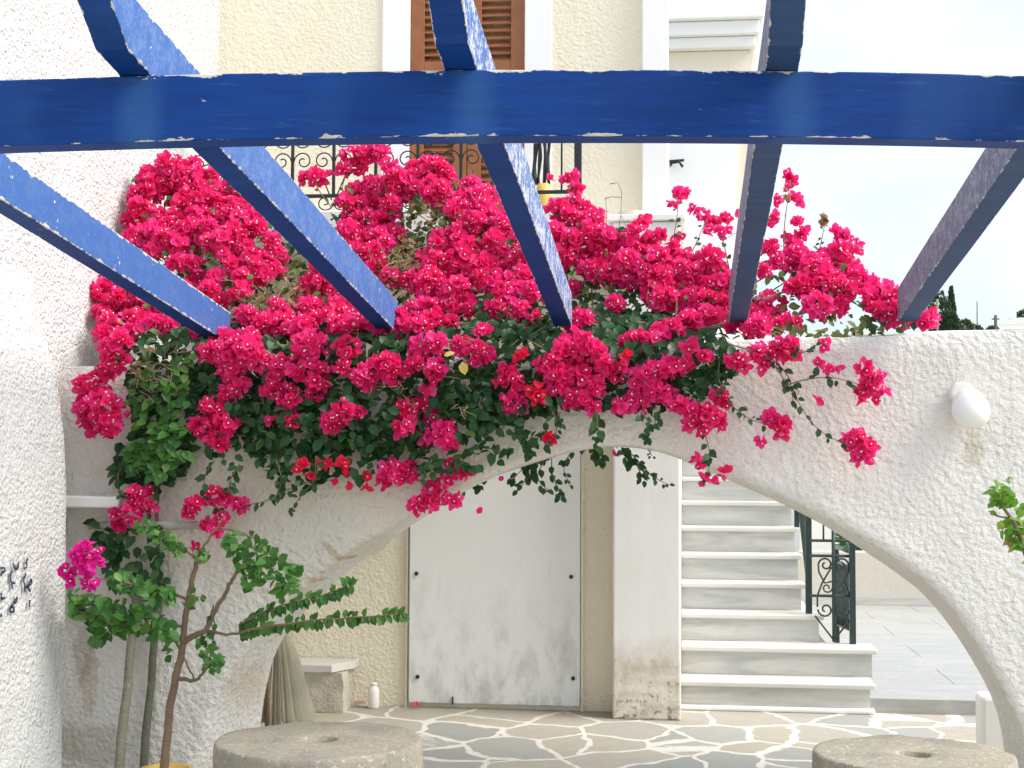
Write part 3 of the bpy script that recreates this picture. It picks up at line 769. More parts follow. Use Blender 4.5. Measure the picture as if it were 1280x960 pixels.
pts = [(xs0, yb0-.03), (cx, yb0-.03), (xs1, yb0+.17), (xs1, YB-.006), (xs0, YB-.006)]
i0 = len(mb.v); mb.v += [(a, b_, z0) for a, b_ in pts]+[(a, b_, z1) for a, b_ in pts]
mb.face([i0+k for k in range(5)][::-1]); mb.face([i0+5+k for k in range(5)])
for k in range(5): mb.face((i0+k, i0+(k+1)%5, i0+5+(k+1)%5, i0+5+k))
mb.build('slab', M['tread'], bt, .005)
# bottle
pb = UZ(467, 884, .0); pb = U(467, 884, YB-.09)
mb = MB(); mb.lathe((pb.x, YB-.09, 0), [(0,0), (.03,0), (.033,.01), (.033,.10), (.029,.118), (.02,.128), (.018,.136), (.021,.138), (.021,.15), (.0,.152)], 24)
tag(mb.build('bottle', M['plastic'], None, org=(pb.x, YB-.09, 0)), 'white plastic bottle on the paving against the cream wall', 'bottle')
# folded cream parasol
pp = U(345, 800, 7.35); 
fp = thing('patio_parasol', (pp.x, 7.35, 0), 'closed cream fabric parasol with a brown pole tucked behind the left arch foot', 'parasol')
mb = MB(); NP = 44; rows = []
for k in range(15):
    t = k/14; z = (pp.z+.22)*(1-t)+.12*t; r = .012+.21*t**.9
    row = []
    for j in range(NP*2):
        a = 2*math.pi*j/(NP*2); q = r*(1+(.17 if j % 2 else -.12)*min(1, t*2)*(1+.4*math.sin(j*1.7)))
        row.append(mb.vert((pp.x+q*math.cos(a)*.8, 7.35+q*math.sin(a)*.6, z+.02*math.sin(j*.9)*t)))
    rows.append(row)
for k in range(14):
    for j in range(NP*2): mb.face((rows[k][j], rows[k][(j+1)%(NP*2)], rows[k+1][(j+1)%(NP*2)], rows[k+1][j]), 0, False)
mb.build('canopy', M['fabric'], fp)
mb = MB(); mb.tube([(pp.x+.005, 7.2, 0), (pp.x, 7.21, pp.z+.03)], .013, 10); mb.build('pole', M['pole brown'], fp)
# wall lamp
pc = U(1213, 510, YA-.085)
lt = thing('wall_lamp', (pc.x, YA, pc.z), 'white oval globe lamp fixed to the stucco arch wall', 'lamp')
mb = MB(); s_ = (YA-.085)/F; rw, rh = 22.5*s_, 25*s_
rows = []
for k in range(17):
    th = math.pi*k/16; row = []
    for j in range(28):
        a = 2*math.pi*j/28; zz = math.cos(th); rr_ = math.sin(th)*(1.0 - .16*zz)
        row.append(mb.vert((pc.x+rw*rr_*math.cos(a)-zz*.006, pc.y+rw*rr_*math.sin(a)*.9, pc.z+rh*zz)))
    rows.append(row)
for k in range(16):
    for j in range(28): mb.face((rows[k][j], rows[k][(j+1)%28], rows[k+1][(j+1)%28], rows[k+1][j]), 0, True)
mb.build('globe', M['lampglass'], lt)
mb = MB(); p1 = U(1203, 492, YA-.03); mb.tube([(p1.x, YA+.02, p1.z), (p1.x, YA-.05, p1.z)], [.055, .048], 24); mb.build('base', M['plastic'], lt, .004)
# shelf and pipe at the left
a = U(74, 620, YA-.12); b2 = U(150, 635, YA-.12)
mb = MB(); mb.box(XL+.0, b2.x, YA-.14, YA+.02, b2.z, a.z); sh = mb.build('wall_shelf', M['white'], None, .008, org=(a.x, YA, b2.z)); tag(sh, 'short white slab shelf in the corner of the left wall', 'shelf')
mb = MB(); a = U(112, 657, YA-.06); b2 = U(248, 656, YA-.06); mb.tube([a, a.lerp(b2, .5), b2], 5.2*YA/F, 12); tag(mb.build('wall_pipe', M['pipe grey'], None, org=a), 'short pale horizontal pipe on the wall behind the leaves', 'pipe')
# leaning poles
for (q0, q1, mat, rad, lab) in (((145, 1004), (172, 735), 'grey wood', .021, 'pale grey wooden pole leaning on the wall, nearer the left corner'), ((176, 1004), (200, 728), 'dark wood', .018, 'dark wooden pole leaning on the wall, next to the shrub stem')):
    a = UZ(q0[0], q0[1], 0); b2 = U(q1[0], q1[1], YA-.03)
    a = U(q0[0], q0[1], YA-.22); a.z = 0.0
    mb = MB(); mb.tube([a.lerp(b2, k/8)+Vector((.003*math.sin(k*2), 0, 0)) for k in range(9)], [rad*(1+.06*math.sin(k)) for k in range(9)], 10)
    tag(mb.build('wooden_pole', M[mat], None, org=a), lab, 'pole', 'poles leaning on the wall')

# ================================================================== PLANTS
def leaf(mb, p, d, nrm, ln, wd, m=0, fold=.25, curl=.15):
    d = d.normalized(); s = d.cross(nrm)
    if s.length < 1e-4: s = d.orthogonal()
    s.normalize(); n_ = s.cross(d).normalized()
    i = len(mb.v)
    def q(t, sd, h): return tuple(p + d*(ln*t) + s*(wd*sd) + n_*(h*ln))
    mb.v += [q(0,0,0), q(.30,.42,fold*.32), q(.30,-.42,fold*.32), q(.38,0,-.02), q(.68,.36,fold*.25-curl*.3), q(.68,-.36,fold*.25-curl*.3), q(.7,0,-curl*.4), q(1,0,-curl)]
    for f_ in ((0,1,3),(0,3,2),(1,4,6,3),(3,6,5,2),(4,7,6),(6,7,5)): mb.face([i+k for k in f_], m, True)
def rv(): 
    while True:
        v = Vector((random.uniform(-1,1), random.uniform(-1,1), random.uniform(-1,1)))
        if .05 < v.length < 1: return v.normalized()
def bract_unit(mb, p, ax, size, m=0, dot=True, md=1):
    ax = ax.normalized(); a = ax.orthogonal().normalized(); b = ax.cross(a); ph = random.random()*6.28
    op = random.uniform(.55, 1.05)
    for k in range(3):
        an = ph+k*2.094+random.uniform(-.2,.2); o_ = a*math.cos(an)+b*math.sin(an)
        d = (ax*math.cos(op)+o_*math.sin(op)); n_ = (ax*math.sin(op)-o_*math.cos(op))
        ln = size*random.uniform(.85, 1.15); wd = ln*.9
        s = d.cross(n_).normalized(); i = len(mb.v)
        cu = random.uniform(-.22, .25)
        def q(t, sd, h): return tuple(p + d*(ln*t) + s*(wd*sd) + n_*(h*ln))
        mb.v += [q(0,0,0), q(.35,.46,.12), q(.35,-.46,.12), q(.45,0,-.04), q(.75,.36,.06+cu*.5), q(.75,-.36,.06+cu*.6), q(1,0,cu)]
        for f_ in ((0,1,3),(0,3,2),(1,4,6,3),(3,6,5,2)): mb.face([i+j for j in f_], m, False)
    if dot:
        c = p+ax*size*.62; r = size*.10
        i = len(mb.v); mb.v += [tuple(c+(a*math.cos(t*1.2566)+b*math.sin(t*1.2566))*r) for t in range(5)]+[tuple(c+ax*r*.7)]+[tuple(p)]
        for t in range(5): mb.face((i+t, i+(t+1)%5, i+5), md); mb.face((i+(t+1)%5, i+t, i+6), md)
def cluster(mb, c, R_, size=.034, squash=(1, .9, .9), m=0, full=True, md=1):
    N = max(1, int(20*(R_/.05)**2))
    if R_ < .02: N = max(1, N)
    off = rv()*3
    for _ in range(N):
        v = rv()
        if v.y > .45 and random.random() < .6: v.y = -v.y
        lump = 1+.38*noise.noise(v*1.9+off)
        rad = R_*lump*random.uniform(.72, 1.0) if N > 3 else R_*.4
        p = c + Vector((v.x*squash[0], v.y*squash[1], v.z*squash[2]))*max(0, rad-size*.45)
        ax = v*1.0+Vector((.1, -.2, .25))+rv()*.35
        bract_unit(mb, p, ax, size*random.uniform(.85, 1.12), m, random.random() < .42, md)
def inpoly(x, y, P):
    c = False; j = len(P)-1
    for i in range(len(P)):
        if (P[i][1] > y) != (P[j][1] > y) and x < (P[j][0]-P[i][0])*(y-P[i][1])/(P[j][1]-P[i][1])+P[i][0]: c = not c
        j = i
    return c
def sample(P, n_):
    xs_ = [p[0] for p in P]; ys_ = [p[1] for p in P]; out = []
    while len(out) < n_:
        x, y = random.uniform(min(xs_), max(xs_)), random.uniform(min(ys_), max(ys_))
        if inpoly(x, y, P): out.append((x, y))
    return out
def parea(P): return abs(sum(P[i-1][0]*P[i][1]-P[i][0]*P[i-1][1] for i in range(len(P))))/2

YF = YA+.12
def depth(x, y, jit=.0):
    """depth of the foliage's visible skin at a place on it: a mound on the wall top that hangs down its front"""
    wob = .10*noise.noise(Vector((x*.012, y*.012, 4)))
    if y < 392: return YF+.16+.55*(392-y)/200+wob+jit
    if y < 430: return YF+.16-(y-392)/38*.34+wob*.7+jit*.6
    return YA-.13+.05*noise.noise(Vector((x*.02, y*.02, 9)))+jit*.3-.0
big = thing('bougainvillea', (U(190, 900, YA-.1).x, YA-.1, 0), 'big bougainvillea in magenta bloom sprawling over the arch wall', 'bougainvillea')
U_POLY = [
 [(168,218),(215,202),(262,203),(290,222),(318,255),(330,275),(305,285),(285,302),(276,330),(258,342),(236,335),(205,320),(172,305),(160,295),(166,268)],
 [(122,352),(165,352),(215,388),(228,402),(215,408),(180,400),(165,425),(150,452),(132,445),(118,410)],
 [(283,345),(310,300),(340,292),(358,315),(345,340),(320,350),(290,362)],
 [(232,335),(262,345),(255,355),(240,350)],
 [(418,275),(440,240),(465,228),(488,252),(498,285),(490,300),(470,318),(450,320),(425,305)],
 [(488,215),(520,212),(545,206),(568,222),(600,238),(628,258),(655,290),(670,335),(662,368),(640,372),(600,360),(575,345),(568,305),(552,292),(570,262),(540,255),(510,248)],
 [(500,335),(530,318),(560,300),(600,330),(585,345),(580,380),(570,395),(530,402),(515,402),(522,372),(506,345)],
 [(382,340),(400,345),(440,378),(465,410),(440,420),(410,402),(378,392)],
 [(684,262),(705,252),(735,268),(748,285),(775,292),(800,288),(822,312),(850,322),(895,322),(915,345),(925,380),(915,402),(880,408),(835,392),(800,388),(785,368),(765,345),(735,340),(700,348),(690,310)],
 [(962,322),(985,312),(1015,318),(1045,318),(1060,332),(1066,348),(1092,358),(1126,358),(1132,398),(1112,396),(1080,378),(1058,392),(1025,385),(998,368),(980,345)],
]
SP = """110,482,15 130,470,13 127,512,28 106,510,15 136,532,16 118,532,14
150,430,16 140,445,14 195,402,12
265,405,19 250,414,12 280,422,14 263,440,16 286,446,20 302,440,22 312,425,16 290,466,17 322,448,16 335,408,18 352,408,16 375,415,20 386,432,22 376,456,20 350,458,15 344,481,17 361,496,17 396,478,13 402,464,12 300,482,13 286,492,12 267,512,17 282,530,17 264,540,16 274,556,11 250,535,12 338,527,6 366,525,9 415,525,14 428,514,15 422,532,10 448,515,8 394,490,11
310,395,15 348,388,16 350,402,14 365,402,12 405,405,18 426,410,18 436,434,15 430,459,10 452,470,13 470,461,16 486,455,14 494,470,13 460,478,12 480,411,19 500,406,19 522,411,19 541,405,17 526,436,15 546,431,15 520,458,14 545,460,13 536,481,11
509,513,15 526,509,13 541,519,11 505,530,14 556,535,12 562,551,11 533,547,11 548,546,9
578,432,13 594,441,15 604,412,10 609,441,9 634,464,9 641,479,13 651,491,11 636,505,13 651,506,9 624,478,6
725,404,18 716,425,15 708,438,13 735,431,13 747,440,11 755,455,11 689,460,17 706,470,19 722,470,19 737,469,17 716,495,15 731,500,13 744,512,9 695,480,13 741,484,13 770,466,11 782,458,8 786,425,11 801,424,11 815,426,11
810,465,17 826,460,15 841,459,13 815,486,17 831,490,13 799,476,13 856,456,10 796,500,11 779,506,11 801,508,9 861,431,10 880,446,9 864,511,11 850,506,11 886,519,15 875,531,13 897,526,10 860,529,9 900,494,9 905,505,7
856,405,14 840,410,13 868,402,10 824,416,11 920,404,12 940,406,11 930,396,13
915,450,9 925,449,9 931,457,7 950,440,11 965,446,9 955,456,7 985,440,13 974,434,11 990,430,9 1030,430,6 1022,455,6 1033,462,5 1045,457,6 1080,461,10 1090,474,11 1082,484,9 1074,495,7 1094,499,6 1105,491,6 1020,500,5
964,524,11 979,534,11 976,546,8 951,551,6 1070,549,11 1084,560,12 1079,571,11 1059,552,7 1063,565,5
872,578,7 880,600,7 906,592,7 893,604,4 868,585,4
490,589,14 505,594,11 478,603,8 512,584,9 571,589,9 581,590,10 556,600,8 562,577,6 540,611,10 536,628,12 521,631,11 551,620,10 565,625,9 598,641,3
170,619,13 186,631,10 165,640,13 146,643,9 150,658,9 190,614,7
245,629,11 238,641,9 270,619,12 285,626,10 301,632,9 275,647,10 262,656,9 270,664,7 243,685,6
395,222,13 382,225,9 410,222,7 430,212,9 440,195,13 460,193,13 478,193,10 486,208,10 450,210,9 492,215,7 473,190,11
500,222,12 520,212,12 545,205,10
716,221,7 708,226,6 722,236,9 732,262,11 745,268,9 715,250,8 700,258,9 686,224,4
847,243,7 842,252,6 855,240,5 868,262,6 880,268,7 890,278,8 905,275,8 888,287,6 900,290,7 908,288,5 922,266,3
806,277,8 798,281,6 829,293,7 822,298,6 850,297,6 846,308,6 838,302,5
986,220,6 992,227,6 985,236,5 995,246,6 1002,253,5 972,249,5 968,256,4 963,275,7 970,270,5
998,280,7 1003,292,8 988,300,9 962,310,10 1045,293,8 1056,298,9 1068,308,8 1073,312,5 1050,312,11 1055,325,10 1078,352,6 1085,352,5
405,352,11 300,318,11 290,330,11 270,348,11 245,352,11 292,292,16 310,288,14 278,300,13 325,285,12 300,305,13 470,332,13 488,347,12 548,300,12 482,304,11 592,388,12 622,386,13 648,388,12 668,402,11 560,404,12 400,330,11 300,362,13 275,378,12 262,362,12 330,345,12 230,362,12 690,372,11 720,362,11 770,378,11 955,338,9 918,330,6 950,312,6
962,382,18 985,401,9 976,405,8 996,404,7 951,408,12 938,392,13 935,411,9 955,398,12
1104,374,19 1116,396,15 1095,388,12 1158,401,11 1164,396,8 1150,395,8""".split()
RED = """650,443,8 671,491,11 674,502,8 378,581,7 387,596,5 372,590,5 396,580,4 408,581,7 426,580,8 429,593,6 420,603,4 440,604,4 455,596,7 457,611,5 688,550,7 683,545,5 785,445,6 778,450,5 366,525,7""".split()
clusters = []
for s in SP:
    x, y, r = map(float, s.split(',')); clusters.append((x, y, r*1.08, 0))
for s in RED:
    x, y, r = map(float, s.split(',')); clusters.append((x, y, r, 2))
dense = []
for P in U_POLY:
    xs_ = [p[0] for p in P]; ys_ = [p[1] for p in P]; g = 16.5; yy = min(ys_); k = 0
    while yy < max(ys_):
        xx = min(xs_)+(k % 2)*g/2
        while xx < max(xs_):
            x, y = xx+random.uniform(-5, 5), yy+random.uniform(-5, 5)
            if inpoly(x, y, P) and random.random() < .88: dense.append((x, y, random.uniform(11, 18), 0))
            xx += g
        yy += g*.86; k += 1
allc = sorted(clusters+dense, key=lambda c: -c[2])
n_part = 0
mass = MB()
FLM = [M['bract'], M['pistil'], M['bractred']]
anchor = []
for k, (x, y, r, m_) in enumerate(allc):
    Y = depth(x, y, random.uniform(-.06, .06))
    if y > 570 and 500 < x < 700: Y = YA-.10
    c = U(x, y, Y); R_ = r*Y/F
    tgt = mass
    if k < 95: tgt = MB()
    cluster(tgt, c, R_, 0.040 if r > 7 else .036, m=m_)
    anchor.append(c)
    if k < 95: tgt.build('flower_cluster', FLM, big)
mo = mass.build('flower_mass', FLM, big); mo['kind'] = 'stuff'

L_POLY = [  # (polygon, leaves per 100 px2, depth offset, size, material)
 ([(150,400),(235,405),(262,420),(258,500),(246,560),(225,600),(200,618),(150,610),(140,590),(150,555),(166,520),(158,470)], .95, .03, .062, 0),
 ([(240,480),(250,405),(300,395),(480,402),(560,402),(700,402),(840,392),(900,418),(925,440),(918,470),(890,495),(850,512),(800,520),(740,512),(700,515),(660,520),(600,540),(560,560),(520,560),(440,570),(400,575),(340,572),(290,565),(250,545)], 1.15, .03, .062, 0),
 ([(250,540),(300,545),(345,570),(400,570),(440,575),(520,555),(560,560),(610,535),(690,530),(690,560),(655,572),(610,585),(560,592),(545,598),(515,585),(450,602),(425,604),(385,612),(355,620),(335,592),(312,572),(290,585),(262,572)], .55, 0, .058, 0),
 ([(250,470),(330,470),(420,480),(520,490),(640,500),(700,500),(690,520),(560,550),(440,570),(330,565),(255,545)], .35, -.03, .06, 0),
 ([(300,300),(360,320),(430,390),(400,400),(330,395),(280,360)], .8, .04, .045, 2),
 ([(470,290),(500,262),(560,255),(570,290),(540,312),(505,345),(490,370),(470,350)], .8, .02, .042, 2),
 ([(590,370),(660,375),(690,400),(700,430),(650,430),(590,410)], .9, -.02, .055, 0),
 ([(715,345),(765,345),(800,385),(840,400),(830,420),(760,420),(715,400)], .9, .0, .055, 0),
 ([(958,325),(978,330),(1000,370),(1050,395),(1080,380),(1112,398),(1100,420),(1070,430),(1000,422),(960,425),(950,380)], .9, .02, .045, 2),
 ([(1075,395),(1150,400),(1145,412),(1085,416)], .8, .03, .045, 0),
]
lm = MB(); om = MB(); gm = MB()
for P, dens, off, sz, mt in L_POLY:
    for (x, y) in sample(P, int(parea(P)/100*dens*2.3)):
        Y = depth(x, y, random.uniform(-.02, .10))+off
        c = U(x, y, Y)
        d = Vector((random.uniform(-1, 1), random.uniform(-.7, .1), random.uniform(-1.2, .25)))
        n_ = Vector((random.uniform(-.5, .6), -random.uniform(.2, 1), random.uniform(.1, 1)))
        ln = sz*random.uniform(.65, 1.2)
        leaf(om if mt == 2 else lm, c-d.normalized()*ln*.5, d, n_, ln, ln*.78)
# understory layer: fills the mound behind the blooms
for P in U_POLY:
    for (x, y) in sample(P, int(parea(P)/100*1.6)):
        Y = depth(x, y)+random.uniform(.02, .42); c = U(x, y, Y)
        d = rv(); leaf(lm, c, d, Vector((random.uniform(-.5,.5), -.4, .9)), .05*random.uniform(.7, 1.2), .04)
HULL = [(168,300),(230,290),(290,280),(300,270),(345,275),(420,275),(470,255),(500,240),(570,250),(640,300),(700,345),(800,340),(900,350),(950,345),(960,425),(700,432),(250,432),(130,440),(125,370)]
for (x, y) in sample(HULL, int(parea(HULL)/100*2.2)):
    Y = depth(x, y)+random.uniform(.06, .4); c = U(x, y, Y)
    leaf(om if random.random() < .3 else lm, c, rv(), Vector((random.uniform(-.5,.5), -.4, .9)), .06*random.uniform(.7, 1.2), .045)
for (x, y) in sample([(165,525),(235,525),(232,570),(195,600),(160,585)], 90):
    c = U(x, y, depth(x, y)-.03); leaf(gm, c, Vector((random.uniform(-1,1),-.3,random.uniform(-1.2,.2))), Vector((.2,-.7,.6)), .065*random.uniform(.7,1.2), .05)
for (x, y) in sample([(170,460),(240,440),(235,520),(165,520)], 60):
    c = U(x, y, depth(x, y)-.02); leaf(gm, c, Vector((random.uniform(-1,1),-.3,random.uniform(-1.2,.2))), Vector((.2,-.7,.6)), .06*random.uniform(.7,1.2), .046)
for P_, n_ in (([(110,648),(132,648),(138,682),(118,684)], 12), ([(128,668),(165,655),(205,660),(206,715),(192,765),(178,735),(160,705),(146,735),(136,700)], 75)):
    for (x, y) in sample(P_, n_):
        c = U(x, y, YA-.10+random.uniform(-.03,.05)); leaf(lm, c, Vector((random.uniform(-1,1),-.3,random.uniform(-1.3,.1))), Vector((.2,-.7,.6)), .062*random.uniform(.7,1.2), .048)
def sprig(path, Ys, mbL, mbB, n_, sz, rad=.0035, taper=True, side=1):
    pts = [U(x, y, Ys(x, y) if callable(Ys) else Ys) for x, y in path]
    pts = refine(pts, 5)
    mbB.tube(pts, [rad*(1-.6*k/len(pts)) for k in range(len(pts))], 5)
    for k in range(n_):
        t = (k+random.random())/n_*(len(pts)-1.01); i = int(t); p = pts[i].lerp(pts[i+1], t-i); td = (pts[i+1]-pts[i]).normalized()
        d = td*.5+Vector((random.uniform(-.8,.8), random.uniform(-.8,.3), random.uniform(-1,.5)))
        ln = sz*random.uniform(.65, 1.15)*(1-.35*k/n_ if taper else 1)
        leaf(mbL, p+d.normalized()*.008, d, Vector((random.uniform(-.4,.4), -.8, random.uniform(.2,.9))), ln, ln*.76)
bm_ = MB(); fr_ = lambda x, y: depth(x, y)-.02
for path, n_, sz in [
  ([(400,598),(360,612),(330,627),(298,632)], 18, .05), ([(868,498),(882,545),(888,575),(882,598)], 12, .055),
  ([(895,425),(930,436),(960,448),(980,475),(992,492),(1012,525),(1035,545),(1058,555)], 26, .05), ([(980,482),(1010,474),(1040,472),(1072,480)], 13, .05),
  ([(900,485),(918,510),(940,525),(958,530)], 10, .045), ([(905,425),(898,470),(912,500)], 14, .05), ([(960,445),(985,470),(992,505)], 9, .045), ([(985,440),(1005,440),(1018,432)], 7, .045),
  ([(852,335),(843,300),(846,275),(848,250)], 11, .04), ([(912,340),(905,305),(898,285)], 6, .04), ([(860,325),(872,300),(884,272)], 9, .04),
  ([(980,335),(980,290),(984,255),(988,225)], 7, .035), ([(1018,340),(1026,305),(1031,280)], 10, .035), ([(1040,335),(1052,305),(1070,308)], 6, .04),
  ([(715,300),(706,262),(716,240),(716,222)], 5, .035), ([(440,260),(428,235),(440,205)], 8, .035), ([(415,260),(400,240),(392,225)], 5, .035), ([(500,260),(482,235),(484,215)], 6, .035),
  ([(165,560),(150,585),(148,608),(160,625)], 14, .06), ([(215,575),(200,600),(188,640)], 14, .06), ([(268,575),(255,600),(262,625),(280,640)], 14, .05), ([(300,580),(288,600),(286,622)], 14, .05),
  ([(345,575),(352,600),(345,620)], 8, .055), ([(395,570),(392,600),(372,625),(364,640)], 12, .05), ([(540,575),(530,588),(525,602)], 8, .05), ([(700,515),(695,540),(688,552)], 6, .045),
  ([(745,512),(748,540),(745,556)], 10, .06), ([(800,515),(812,530),(808,545)], 10, .055), ([(825,510),(818,530),(810,548)], 8, .05), ([(690,515),(700,530)], 5, .05)]:
    bm_ = MB(); sprig(path, fr_, lm, bm_, n_, sz); bm_.build('shoot', M['bark'], big)
# vine curtain hanging from the back edge of the arch
hb = YA+TA+.05
for path, n_, sz in [([(640,560),(655,580),(640,600)], 14, .065), ([(675,560),(665,590),(648,612)], 16, .065), ([(610,575),(600,600),(598,607)], 9, .06), ([(580,590),(575,612)], 8, .055),
  ([(690,555),(690,590),(698,612),(700,620)], 14, .055), ([(740,550),(715,565),(705,585),(712,605)], 14, .05), ([(690,560),(672,595),(688,615)], 10, .05),
  ([(742,545),(748,562),(750,574)], 16, .065), ([(770,550),(782,566),(788,578)], 14, .06), ([(790,568),(805,585),(820,598),(836,606)], 14, .045), ([(795,575),(800,590),(806,600)], 9, .05), ([(805,556),(812,565),(815,570)], 6, .03)]:
    bm_ = MB(); sprig(path, hb, lm, bm_, n_, sz); bm_.build('shoot', M['bark'], big)
for x, y, r in ((768,570,5), (627,597,4)):
    hm = MB(); cluster(hm, U(x, y, hb-.02), r*hb/F, .03); hm.build('flower_cluster', FLM, big)
big_leaf = lm.build('foliage', M['leaf'], big); gm.build('fresh_foliage', M['leaf2'], big)['label'] = 'fresher mid green leaves at the left end of the plant'; om.build('olive_foliage', M['leaf3'], big)['label'] = 'olive yellow leaves between the flower masses'
# stems and twigs
tb = MB()
tr_pts = [U(179, 1004, YA-.04), U(186, 900, YA-.03), U(195, 780, YA-.03), U(198, 690, YA-.05), U(196, 600, YA-.07), U(215, 520, YA-.08), U(240, 450, YA-.06), U(270, 420, YA+.1)]
tr_pts[0].z = 0
tb.tube(refine(tr_pts, 4), [.012-.005*k/28 for k in range(29)], 8)
for k in range(42):
    x = random.uniform(180, 960); y0 = 425 if x > 900 else 470
    a = U(x, y0-50, YA+.2); b = U(x+random.uniform(-60, 60), random.uniform(330, 400), depth(x, 350)+.1)
    tb.tube([a, a.lerp(b, .5)+rv()*.05, b], [.007, .005, .003], 5)
for k in range(6):
    a = U(240+k*120, 425, YA+.22); b = U(330+k*130, 405, YA+.2+.1*random.random()); tb.tube([a, a.lerp(b, .5)+Vector((0,0,.04)), b], [.014, .012, .01], 6)
tb.build('stem', M['bark'], big)
gl = MB()
for P in U_POLY:
    for (x, y) in sample(P, int(parea(P)/100*.13)):
        c = U(x, y, depth(x, y)-.05); leaf(gl, c, rv()+Vector((0,-.3,-.3)), Vector((random.uniform(-.4,.6), -.7, .7)), .045*random.uniform(.7, 1.2), .034)
gl.build('fresh_foliage', M['leaf2'], big)
def twigs(cx, cy, n_, spread, dy=0):
    tw = MB()
    for _ in range(n_):
        x, y = cx+random.gauss(0, spread), cy+random.gauss(0, spread*.7); Y = depth(x, y)-.03
        a = U(x, y, Y); b = U(x+random.uniform(-25, 25), y+random.uniform(-20, 20), Y-random.uniform(0, .08)); m_ = a.lerp(b, .5)+rv()*.012
        tw.tube([a, m_, b], [.0026, .002, .0013], 4)
        if random.random() < .6: tw.tube([m_, m_+rv()*.05], [.0018, .001], 4)
    tw.build('dry_twigs', M['twig'], big)
twigs(318, 368, 26, 20); twigs(240, 300, 8, 40); twigs(620, 320, 8, 50); twigs(830, 360, 8, 50); twigs(420, 440, 8, 60); twigs(175, 475, 26, 14); twigs(190, 450, 14, 18); twigs(500, 320, 26, 16); twigs(545, 270, 14, 14); twigs(735, 362, 6, 10); twigs(620, 420, 7, 30); twigs(575, 500, 8, 20); twigs(500, 490, 8, 12)
for path in ([(771,302),(776,270),(777,240),(772,228),(762,230)], [(758,298),(758,265),(757,248)], [(777,247),(765,246),(756,248)], [(790,300),(776,268)]):
    tw = MB(); tw.tube([U(x, y, depth(x, 300)) for x, y in path], .0022, 4); tw.build('dry_twig', M['twig'], big)
tw = MB(); tw.tube([U(905,300,depth(905,300)), U(918,292,depth(905,300)), U(935,290,depth(905,300))], .002, 4)
tw.build('dry_twig', M['twig'], big)
dr = MB()
for cx, cy, sx, sy, n_ in ((375,370,14,14,55), (400,350,10,16,28), (360,385,14,8,20), (505,320,16,12,60), (540,275,18,10,30), (500,385,10,14,26), (172,455,4,4,5), (190,435,4,4,5), (660,400,4,5,4), (187,570,3,3,2), (992,485,5,4,4), (927,512,4,4,4)):
    for _ in range(n_):
        x, y = random.gauss(cx, sx), random.gauss(cy, sy); c = U(x, y, depth(x, y)-.01); leaf(dr, c, rv()+Vector((0,0,-.6)), rv(), random.uniform(.022, .04), .022, fold=.5, curl=.4)
for x, y in ((1031, 272), (1033, 276), (1029, 278), (984, 246)):
    for _ in range(5): bract_unit(dr, U(x, y, depth(x, 300))+rv()*.008, rv(), .022, 0, False)
dr.build('dry_leaves', M['dry'], big)
yl = MB(); c = U(578, 452, YA-.2); leaf(yl, c, Vector((.2,0,-1)), Vector((0,-1,.2)), .06, .05); c = U(555, 445, YA-.2); leaf(yl, c, Vector((1,0,.4)), Vector((0,-1,.5)), .05, .03)
yl.build('yellow_leaf', M['yellow'], big)

# small shrub in front, lower left -----------------------------------
YS = 6.05
sh = thing('potted_bougainvillea', (U(205, 960, YS).x, YS, 0), 'small green bougainvillea shrub with one purple bloom growing from a yellow pot', 'shrub')
pz = U(205, 960, YS).z; px_ = U(207, 957, YS).x
mb = MB(); mb.lathe((px_, YS, 0), [(0,.0), (.075,0), (.10, pz*.9), (.108, pz*.9), (.110, pz), (.098, pz), (.092, pz*.85), (0, pz*.84)], 32); mb.build('pot', M['yellow'], sh)
stm = MB(); bl = MB()
def path(pts, Y=YS, dY=0): return [U(x, y, Y+dY*k/max(1, len(pts)-1)) for k, (x, y) in enumerate(pts)]
def limb(pts, r0, r1, dY=0, Y=YS):
    q = refine(path(pts, Y, dY), 5); q = [p+rv()*.003 for p in q]
    stm.tube(q, [r0+(r1-r0)*k/(len(q)-1) for k in range(len(q))], 8); return q
limb([(204,975),(208,930),(212,890),(220,845),(227,815),(230,785),(236,745),(243,715),(249,693)], .021, .010)
limb([(230,803),(243,794),(256,789),(266,768),(279,746),(288,728),(300,712),(318,700)], .014, .006, -.08)
limb([(258,786),(263,772),(267,756)], .006, .004)
limb([(222,848),(236,850),(246,850),(256,838),(270,825)], .010, .004, -.06)
limb([(228,815),(218,800),(211,785)], .006, .004); limb([(243,848),(234,832),(228,815)], .004, .004)
limb([(256,789),(290,793),(320,786),(370,778),(440,772),(505,767)], .007, .002, -.15)
limb([(300,782),(330,765),(370,752),(410,742),(438,730)], .005, .002, -.15)
limb([(236,750),(215,742),(190,735),(150,728),(120,722)], .007, .003, -.15)
limb([(230,785),(205,775),(170,772),(130,770),(95,765)], .007, .003, -.15)
limb([(246,700),(225,682),(200,668),(178,655)], .006, .003, -.05); limb([(249,693),(262,672),(274,655),(280,645)], .006, .003)
limb([(274,660),(300,665),(330,680),(355,705)], .005, .003, -.1)
stm.build('trunk', M['bark'], sh)
def fill(mbL, P, n_, sz, Y0_, spread=.1):
    for (x, y) in sample(P, n_):
        c = U(x, y, Y0_+random.uniform(-spread, spread)); d = Vector((random.uniform(-1,1), random.uniform(-.7,.3), random.uniform(-1,.3))); ln = sz*random.uniform(.65,1.15)
        leaf(mbL, c-d.normalized()*ln*.5, d, Vector((random.uniform(-.3,.8), -random.uniform(.1,.8), random.uniform(.3,1))), ln, ln*.74)
fill(bl, [(88,750),(112,742),(150,752),(190,762),(222,785),(224,800),(205,803),(180,797),(150,798),(130,800),(112,785),(88,775)], 190, .062, YS-.1)
